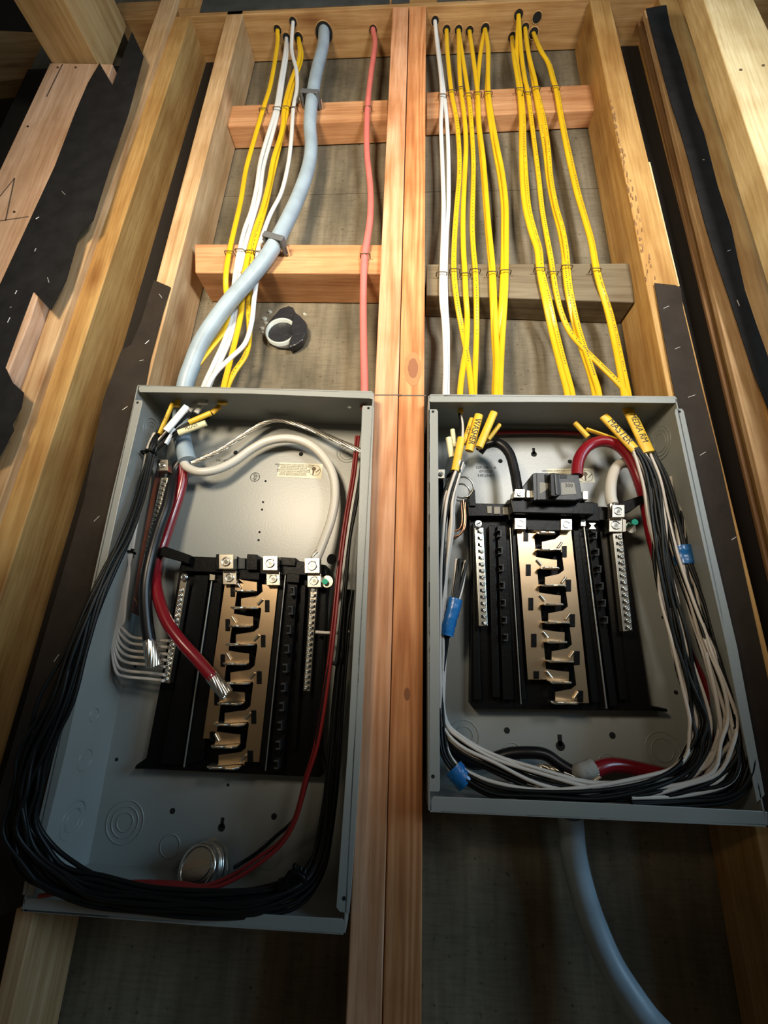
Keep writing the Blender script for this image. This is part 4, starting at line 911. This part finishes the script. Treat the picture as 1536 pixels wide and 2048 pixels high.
# strap ties
def tie(x, y, d, r_, label, ang=0.0, m='plastic_black'):
    c = at(x, y, d); a = Vector((math.sin(ang), 0.15, math.cos(ang)))
    r = root('cable_tie', c, label, 'cable tie', 'black cable ties')
    part(MB().torus(c, a, r_, 0.0016, 20, 6), 'band', m, r)
    part(MB().cyl(c+Vector((r_*0.6, -r_*0.8, 0)), (0.3, 0, 1), 0.0022, 0.005, 8), 'head', m, r)
    return r
tie(302, 905, .003, 0.0075, 'black cable tie on the black wires at the top of the left panel', 0.2)
tie(290, 906, .007, 0.0055, 'black cable tie on the pale wires at the top left of the left panel', 0.1)
tie(262, 1105, .031, 0.0058, 'black cable tie round the white neutrals on the left wall', 0.1)
tie(908, 950, .002, 0.0105, 'black cable tie on the wire bundle at the top left of the right panel', -0.3)
tie(1299, 957, .006, 0.0065, 'black cable tie on the wires at the right of the right panel', 0.3)
# clump of loose tie ends at the bottom
ct = root('wire_connector', at(590, 1775, .01), 'clump of black plastic wire caps near the bottom right of the left panel', 'connector')
for i, (x, y) in enumerate(((560,1760),(566,1758),(572,1757),(589,1728),(594,1731),(602,1732),(611,1738),(598,1742))):
    a = at(x, y, -.030+.002*i); b = at(x+random.uniform(-6, 6)-3, y+24, -.022)
    part(MB().tube([a, a.lerp(b, .5), b], 0.0030, 8, step=3, rr=[(0, .7), (.3, 1), (1, .8)]), 'wire_cap', 'plastic_black', ct)
part(MB().tube(wp([(564, 1775, -.026), (582, 1745, -.027), (604, 1752, -.027), (610, 1765, -.026)]), 0.0028, 8), 'tie_band', 'plastic_black', ct)
# conduit connector
cc = at(402, 1735, 0.034); cn = root('conduit_connector', at(405, 1770, 0.05), 'round shiny steel cable connector low in the left panel', 'connector')
ax = Vector((0.10, -0.62, 0.80)).normalized()
ax = Vector((-0.12, -0.90, 0.35)).normalized()
part(MB().cyl(cc-ax*0.012, ax, 0.0235, 0.020, 30), 'barrel', 'zinc', cn, bevel=0.001)
part(MB().torus(cc+ax*0.008, ax, 0.021, 0.0028, 30, 8), 'lip', 'zinc', cn)
part(MB().torus(cc-ax*0.003, ax, 0.0242, 0.0016, 30, 6), 'thread', 'zinc', cn)
part(MB().torus(cc-ax*0.008, ax, 0.0242, 0.0016, 30, 6), 'thread', 'zinc', cn)
part(MB().cyl(cc-ax*0.020, ax, 0.029, 0.006, 8), 'lock_nut', 'zinc', cn, bevel=0.001)
part(MB().cyl(cc+ax*0.0083, ax, 0.019, 0.0006, 24), 'bore', 'zinc', cn)
e1 = ax.cross(Vector((1, 0, 0.3))).normalized(); e2 = ax.cross(e1)
pb = [cc+ax*0.0095+e2*(0.017*math.cos(t))+e1*(0.0075*math.sin(t)) for t in [math.pi*k/10 for k in range(11)]]
part(MB().prismw(pb, ax*0.003), 'clamp_plate', 'tin', cn)
pb = [cc+ax*0.0095+e2*(0.017*math.cos(t))-e1*(0.012*abs(math.sin(t))) for t in [math.pi*k/10 for k in range(11)]]
part(MB().prismw(pb, ax*0.002), 'clamp_plate', 'zinc', cn)

# label tags (cut cable jackets slid over the wires)
def jacket_tag(name, p, q, wpx, d0, d1, m, label, txt=None, tsize=0.007, flip=1, inkm='ink', th=0.004):
    a, b = at(*p, d0), at(*q, d1); ctr = (a+b)/2; rw_ = wpx/2/1480
    o = solo(MB().tube([a, a.lerp(b, .5), b], rw_, 12, flat=th, step=2), name, m, label, 'tag', 'labelled jacket tags')
    if txt:
        X = (b-a).normalized()*flip; nrm = X.cross(Vector((0, 1, 0))).normalized()
        Yv = nrm if flip > 0 else nrm
        # letters lie just in front of the flat face
        fn = X.cross(nrm).normalized()
        if fn.y > 0: fn = -fn
        lettering(txt, ctr+fn*(th+0.0003), X, Yv if X.cross(Yv).dot(fn) > 0 else -Yv, tsize, inkm, o, 0.85)
    return o
jacket_tag('cable_tag', (345, 808), (319, 868), 8, .006, .002, 'yellow_tag', 'narrow yellow tag with black marks at the top left of the left panel', '/-//\\-/', 0.007)
jacket_tag('cable_tag', (374, 813), (332, 862), 17, -.004, -.006, 'white_tag', 'blank white tag in the top left of the left panel')
jacket_tag('cable_tag', (422, 826), (378, 845), 13, .004, .000, 'yellow_tag', 'plain orange yellow tag in the top left of the left panel')
jacket_tag('cable_tag', (412, 846), (357, 866), 15, .000, -.002, 'cream_tag', 'cream yellow tag with smudged lettering in the left panel', 'PLUGS', 0.008, -1)
jacket_tag('cable_tag', (350, 858), (332, 888), 7, .004, .004, 'white_tag', 'small narrow white tag below the blank white one')
for (a, b, m_, lab) in (((360, 795), (343, 814), 'yellow_tag', 'stub of yellow jacket entering the left panel at its corner'), ((402, 795), (378, 822), 'white_jacket', 'wider stub of white jacket entering the left panel'), ((412, 797), (392, 826), 'white_jacket', 'narrower stub of white jacket entering the left panel'), ((440, 812), (424, 826), 'yellow_tag', 'stub of yellow jacket in the left panel, right of the white stubs')):
    solo(MB().tube([at(*a, .020), at(*b, .018)], 0.0048, 10, flat=0.003, step=1), 'jacket_stub', m_, lab, 'cable stub', 'jacket stubs')
bundle([(380,826,.014,.004),(352,850,.008,.004),(322,880,.006,.004),(303,905,.006,.003)], ['black', 'white', 'black', 'white'], 0.0020, 'short %s conductor between the stubs and the tie in the left panel', '%s conductors at the top of the left panel', 's', 9)
bundle([(420,838,.012,.004),(378,848,.006,.003),(345,868,.004,.004),(312,898,.005,.003)], ['black']*3, 0.0020, 'short %s conductor curving from the yellow tag in the left panel', '%s conductors from the yellow tag', 's', 10)

# ================================================================== WIRES IN THE RIGHT PANEL
def q5(x, y, d): return (800+x/2.087, 760+y/2.087, d)
def q7(x, y, d): return (1100+x/5.12, 780+y/5.12, d)
wire('black_feeder', [q5(*p) for p in [(330,300,.042),(355,272,.036),(395,262,.030),(430,275,.026),(460,315,.022),(478,380,.018),(487,430,.014),(492,462,.012)]], 0.0075, 'black_wire', 'thick black feeder bending down to the main breaker')
wire('red_feeder', [q5(*p) for p in [(738,400,.012),(742,350,.014),(760,305,.016),(795,270,.018),(845,255,.018),(900,268,.018),(945,305,.018),(980,370,.020),(1005,440,.022),(1022,500,.030),(1035,560,.036),(1050,640,.038),(1070,720,.038),(1092,800,.036),(1120,900,.034)]]+[(1352,1250,.034),(1375,1310,.03),(1398,1360,.03),(1415,1410,.034),(1425,1450,.036),(1418,1500,.038)], 0.0085, 'red_wire', 'thick red feeder arching from the main breaker down the right panel')
ww2 = wire('white_feeder', [q5(*p) for p in [(960,350,.046),(940,346,.044),(912,355,.040),(890,390,.034),(880,440,.028),(880,490,.024),(888,520,.022)]], 0.0078, 'white_wire', 'thick white feeder bending down to the neutral lug of the right panel')
part(strands(ww2, [q5(880, 500, .023), q5(888, 525, .021), q5(893, 540, .02)], 0.0055, 0.1), 'bare_end', 'bare_wire', ww2, label='bare silver strands')
q8 = lambda x, y, d: (850+x/2.239, 1400+y/2.239, d)
wire('black_feeder', [q8(*p) for p in [(100,200,.040),(170,260,.040),(230,285,.044),(300,265,.046),(380,240,.044),(470,235,.040),(540,245,.038),(600,285,.034),(655,318,.030),(690,330,.030)]], 0.0074, 'black_wire', 'thick black feeder lying along the bottom of the right panel')
wire('red_feeder', [q8(*p) for p in [(745,330,.030),(780,305,.032),(830,292,.036),(900,298,.040),(1000,320,.042),(1080,338,.042),(1130,345,.044),(1180,335,.046)]], 0.0088, 'red_wire', 'thick red feeder lying along the bottom of the right panel')
sp = solo(MB().tube(wp([q8(668, 335, .026), q8(690, 322, .024), q8(725, 315, .024), q8(752, 305, .026)]), 0.0095, 12, step=4, rr=[(0, .6), (.3, 1), (1, 1.15)]), 'splice_wrap', 'sealant', 'whitish wrapped splice between the black and red feeders', 'splice')
part(strands(sp, [q8(620, 330, .024), q8(680, 355, .022), q8(730, 372, .02), q8(785, 342, .018)], 0.003, 0.1, 5), 'bare_end', 'bare_wire', sp, label='bare silver strands')
solo(strands(None, [q8(*p) for p in [(200,350,.040),(260,362,.040),(330,372,.040),(380,368,.040),(430,345,.042),(480,318,.044),(530,300,.042),(600,318,.034)]], 0.0036, 0.3, 6), 'bare_ground', 'bare_wire', 'bare twisted ground conductor along the bottom of the right panel', 'wire')
# tags
jacket_tag('cable_tag', (1252, 810), (1266, 842), 12, .010, .006, 'yellow_tag', 'upper stub of the media tag under the roof of the right panel')
jacket_tag('cable_tag', (1254, 815), (1297, 905), 25, .006, -.003, 'yellow_tag', 'yellow tag hand lettered MEDIA RM in the right panel', 'MEDIA RM', 0.0130)
jacket_tag('cable_tag', (1272, 838), (1303, 903), 12, .010, .004, 'yellow_tag', 'yellow tag behind the media one in the right panel')
jacket_tag('cable_tag', (1207, 832), (1270, 900), 21, .004, .000, 'yellow_tag', 'yellow tag hand lettered MASTER in the right panel', 'MASTER', 0.0150)
jacket_tag('cable_tag', (1150, 846), (1176, 874), 11, .020, .016, 'yellow_tag', 'dull yellow stub at the top middle of the right panel')
jacket_tag('cable_tag', (1172, 858), (1236, 880), 6, .016, .014, 'yellow_tag', 'thin brownish yellow jacket lying over the red feeder')
jacket_tag('cable_tag', (958, 830), (938, 902), 19, -.002, -.006, 'yellow_tag', 'yellow tag hand lettered WASHER in the right panel', 'WASHER', 0.0135)
jacket_tag('cable_tag', (944, 838), (928, 888), 12, .006, .004, 'yellow_tag', 'yellow tag with faint marks left of the washer one', '-/\\-//', 0.010)
jacket_tag('cable_tag', (988, 825), (958, 895), 17, -.007, -.010, 'yellow_tag', 'plain bright yellow tag right of the washer one')
jacket_tag('cable_tag', (999, 850), (976, 880), 10, .010, .008, 'yellow_tag', 'dim plain yellow tag in shade beside the bright one')
jacket_tag('cable_tag', (923, 876), (910, 942), 17, -.004, -.008, 'yellow_tag', 'plain yellow tag hanging lowest at the left of the right panel')
jacket_tag('cable_tag', (920, 808), (921, 827), 13, .012, .010, 'yellow_tag', 'short yellow stub at the top left of the right panel')
jacket_tag('cable_tag', (905, 860), (909, 895), 11, .014, .012, 'cream_tag', 'upper dim white tag by the left wall of the right panel')
jacket_tag('cable_tag', (897, 876), (904, 915), 14, .008, .006, 'cream_tag', 'lower dim white tag by the left wall of the right panel')
for a, b, m_, lab in (((921, 826), (925, 878), 'white_thin', 'short white conductor between stub and tag in the right panel'), ((919, 826), (920, 876), 'black_thin', 'short black conductor between stub and tag in the right panel')):
    solo(MB().tube([at(*a, .010), at((a[0]+b[0])/2+2, (a[1]+b[1])/2, .006), at(*b, .0)], 0.0023, 8), m_.split('_')[0]+'_wire', m_, lab, 'wire')
# loop from the left jackets down, along the bottom and up to the taped cut ends on the right
colA = ['white']*5 + ['black']*8
bundle([(920,925,-.002,.008),(908,952,.0,.009),(894,1000,.004,.013),(886,1060,.008,.013),(882,1140,.012,.011),(879,1220,.014,.009),(877,1300,.016,.007),(876,1380,.016,.007),(882,1445,.014,.008),(915,1488,.008,.010),(985,1528,.002,.012),(1075,1562,-.004,.012),(1180,1583,-.008,.010),(1280,1588,-.008,.010),(1370,1574,-.010,.012),(1428,1545,-.012,.014),(1456,1495,-.012,.014),(1462,1435,-.010,.012),(1446,1370,-.008,.011),(1420,1300,-.004,.010),(1396,1230,.012,.010),(1378,1160,.012,.009),(1367,1110,.012,.008),(1358,1040,.016,.012),(1352,960,.022,.017)],
       colA, 0.0022, 'thin %s wire looping from the left jackets to the taped ends in the right panel', '%s loop wires of the right panel, left start', 'a', 5, sgn=-1)
colB = ['white']*6 + ['black']*7
bundle([(1272,897,.002,.007),(1290,930,.002,.009),(1303,975,.004,.010),(1315,1045,.006,.011),(1327,1119,.006,.012),(1340,1190,.006,.012),(1356,1270,.004,.013),(1374,1337,.002,.014),(1390,1395,.0,.014),(1402,1440,-.002,.013),(1402,1480,-.004,.013),(1388,1520,-.006,.013),(1355,1553,-.008,.012),(1290,1576,-.012,.010),(1190,1590,-.014,.009),(1080,1594,-.014,.008),(990,1583,-.010,.008),(935,1562,-.004,.008),(905,1535,.0,.008),(886,1500,.004,.007),(878,1440,.010,.006),(879,1370,.014,.005),(886,1300,.016,.005),(895,1262,.014,.005),(905,1218,.014,.004),(913,1170,.018,.007),(920,1120,.022,.011)],
       colB, 0.0022, 'thin %s wire from the right tags round to the cut ends taped at left', '%s loop wires of the right panel, right start', 'b', 6)
# dark wires along the right wall
bundle([(1300,905,.004,.005),(1322,960,.008,.010),(1342,1040,.012,.011),(1364,1120,.012,.011),(1396,1210,.006,.011),(1428,1300,-.002,.010),(1460,1400,-.010,.010),(1482,1490,-.014,.010),(1484,1545,-.016,.010),(1450,1585,-.016,.009),(1360,1598,-.012,.008),(1260,1600,-.014,.006)],
       ['black']*11+['white']*2, 0.0022, 'thin %s wire hugging the right wall of the right panel', '%s wires along the right wall of the right panel', 'c', 8)
for i, (pts) in enumerate(([(965,250),(1040,560),(1078,760),(1105,950),(1100,1030),(1060,1130),(1000,1200),(930,1290),(860,1330),(780,1390)], [(1030,250),(1130,520),(1200,720),(1225,840),(1220,950),(1190,1080),(1120,1160),(1030,1270),(960,1395)])):
    wire('white_wire', [(1200+x/4.57, 1250+y/4.57, -.010) for x, y in pts], 0.0024, 'white_thin', ['white wire crossing the lower right corner of the right panel', 'white wire with a loose end in the lower right corner of the right panel'][i])
# coils of bare copper behind the left bundle
for i, (x, y, r_) in enumerate(((925, 975, .016), (922, 985, .013))):
    solo(MB().torus(at(x, y, .03+.004*i), (0.2, 1, 0.25), r_, 0.0014, 28, 6), 'bare_coil', 'bare_wire', ['larger coil of bare wire behind the left bundle', 'smaller coil of bare wire behind the left bundle'][i], 'wire')
for i, pts in enumerate(([(926,1000),(929,1030),(927,1055),(918,1070),(905,1073)], [(922,1000),(924,1040),(918,1058),(905,1062)], [(930,1005),(931,1045),(924,1065),(905,1080)])):
    wire('bare_coil', [(x, y, .034+.004*i) for x, y in pts], 0.0014, 'copper', ['first bent copper ground tail below the bare coil', 'second bent copper ground tail below the bare coil', 'lowest bent copper ground tail below the bare coil'][i], 'wire')
# blue tapes
def tape(pts, rads, label):
    P = wp(pts); n = 12
    mb = MB(); rnd = random.Random(len(label))
    Q = spline(P, 5); vs = []; m = len(Q)
    for i, p in enumerate(Q):
        t = (Q[min(i+1, m-1)]-Q[max(i-1, 0)]).normalized(); a = t.cross(Vector((0, 1, 0))).normalized(); b = t.cross(a)
        for j in range(n):
            th = 2*math.pi*j/n; k = 1+rnd.uniform(-.07, .07)
            vs.append(p+a*(rads[0]*k*math.cos(th))+b*(rads[1]*k*math.sin(th)))
    mb.add(vs, [(i*n+j, i*n+(j+1) % n, (i+1)*n+(j+1) % n, (i+1)*n+j) for i in range(m-1) for j in range(n)], True)
    mb.add(vs, [tuple(range(n-1, -1, -1)), tuple(range((m-1)*n, m*n))])
    return solo(mb, 'blue_tape', 'blue_tape', label, 'tape', 'blue tape wraps')
tape([(911, 1198, .013), (905, 1222, .012), (897, 1250, .012), (893, 1270, .013)], (0.0095, 0.009), 'long crumpled blue tape wrap at the left of the right panel')
tape([(1363, 1092, .012), (1367, 1110, .012), (1371, 1129, .012)], (0.0130, 0.011), 'blue tape wrap high on the right bundle of the right panel')
tape([(907, 1535, .001), (918, 1550, -.001), (932, 1566, -.002)], (0.0118, 0.010), 'flat blue tape wrap at the lower left corner of the right panel')
# grey cable leaving the right panel below
G2 = [at(1140, 1625, .040), at(1142, 1655, .045), at(1146, 1700, .050), at(1156, 1750, .052), at(1173, 1810, .05), at(1195, 1870, .045), at(1222, 1930, .038), at(1256, 1985, .03), at(1296, 2042, .02), at(1340, 2090, .01), at(1385, 2135, .005), at(1430, 2180, .005), at(1500, 2260, .01)]
solo(MB().tube(G2, 0.0150, 16, step=5), 'service_cable', 'grey_jacket', 'fat grey cable dropping out below the right panel', 'cable')
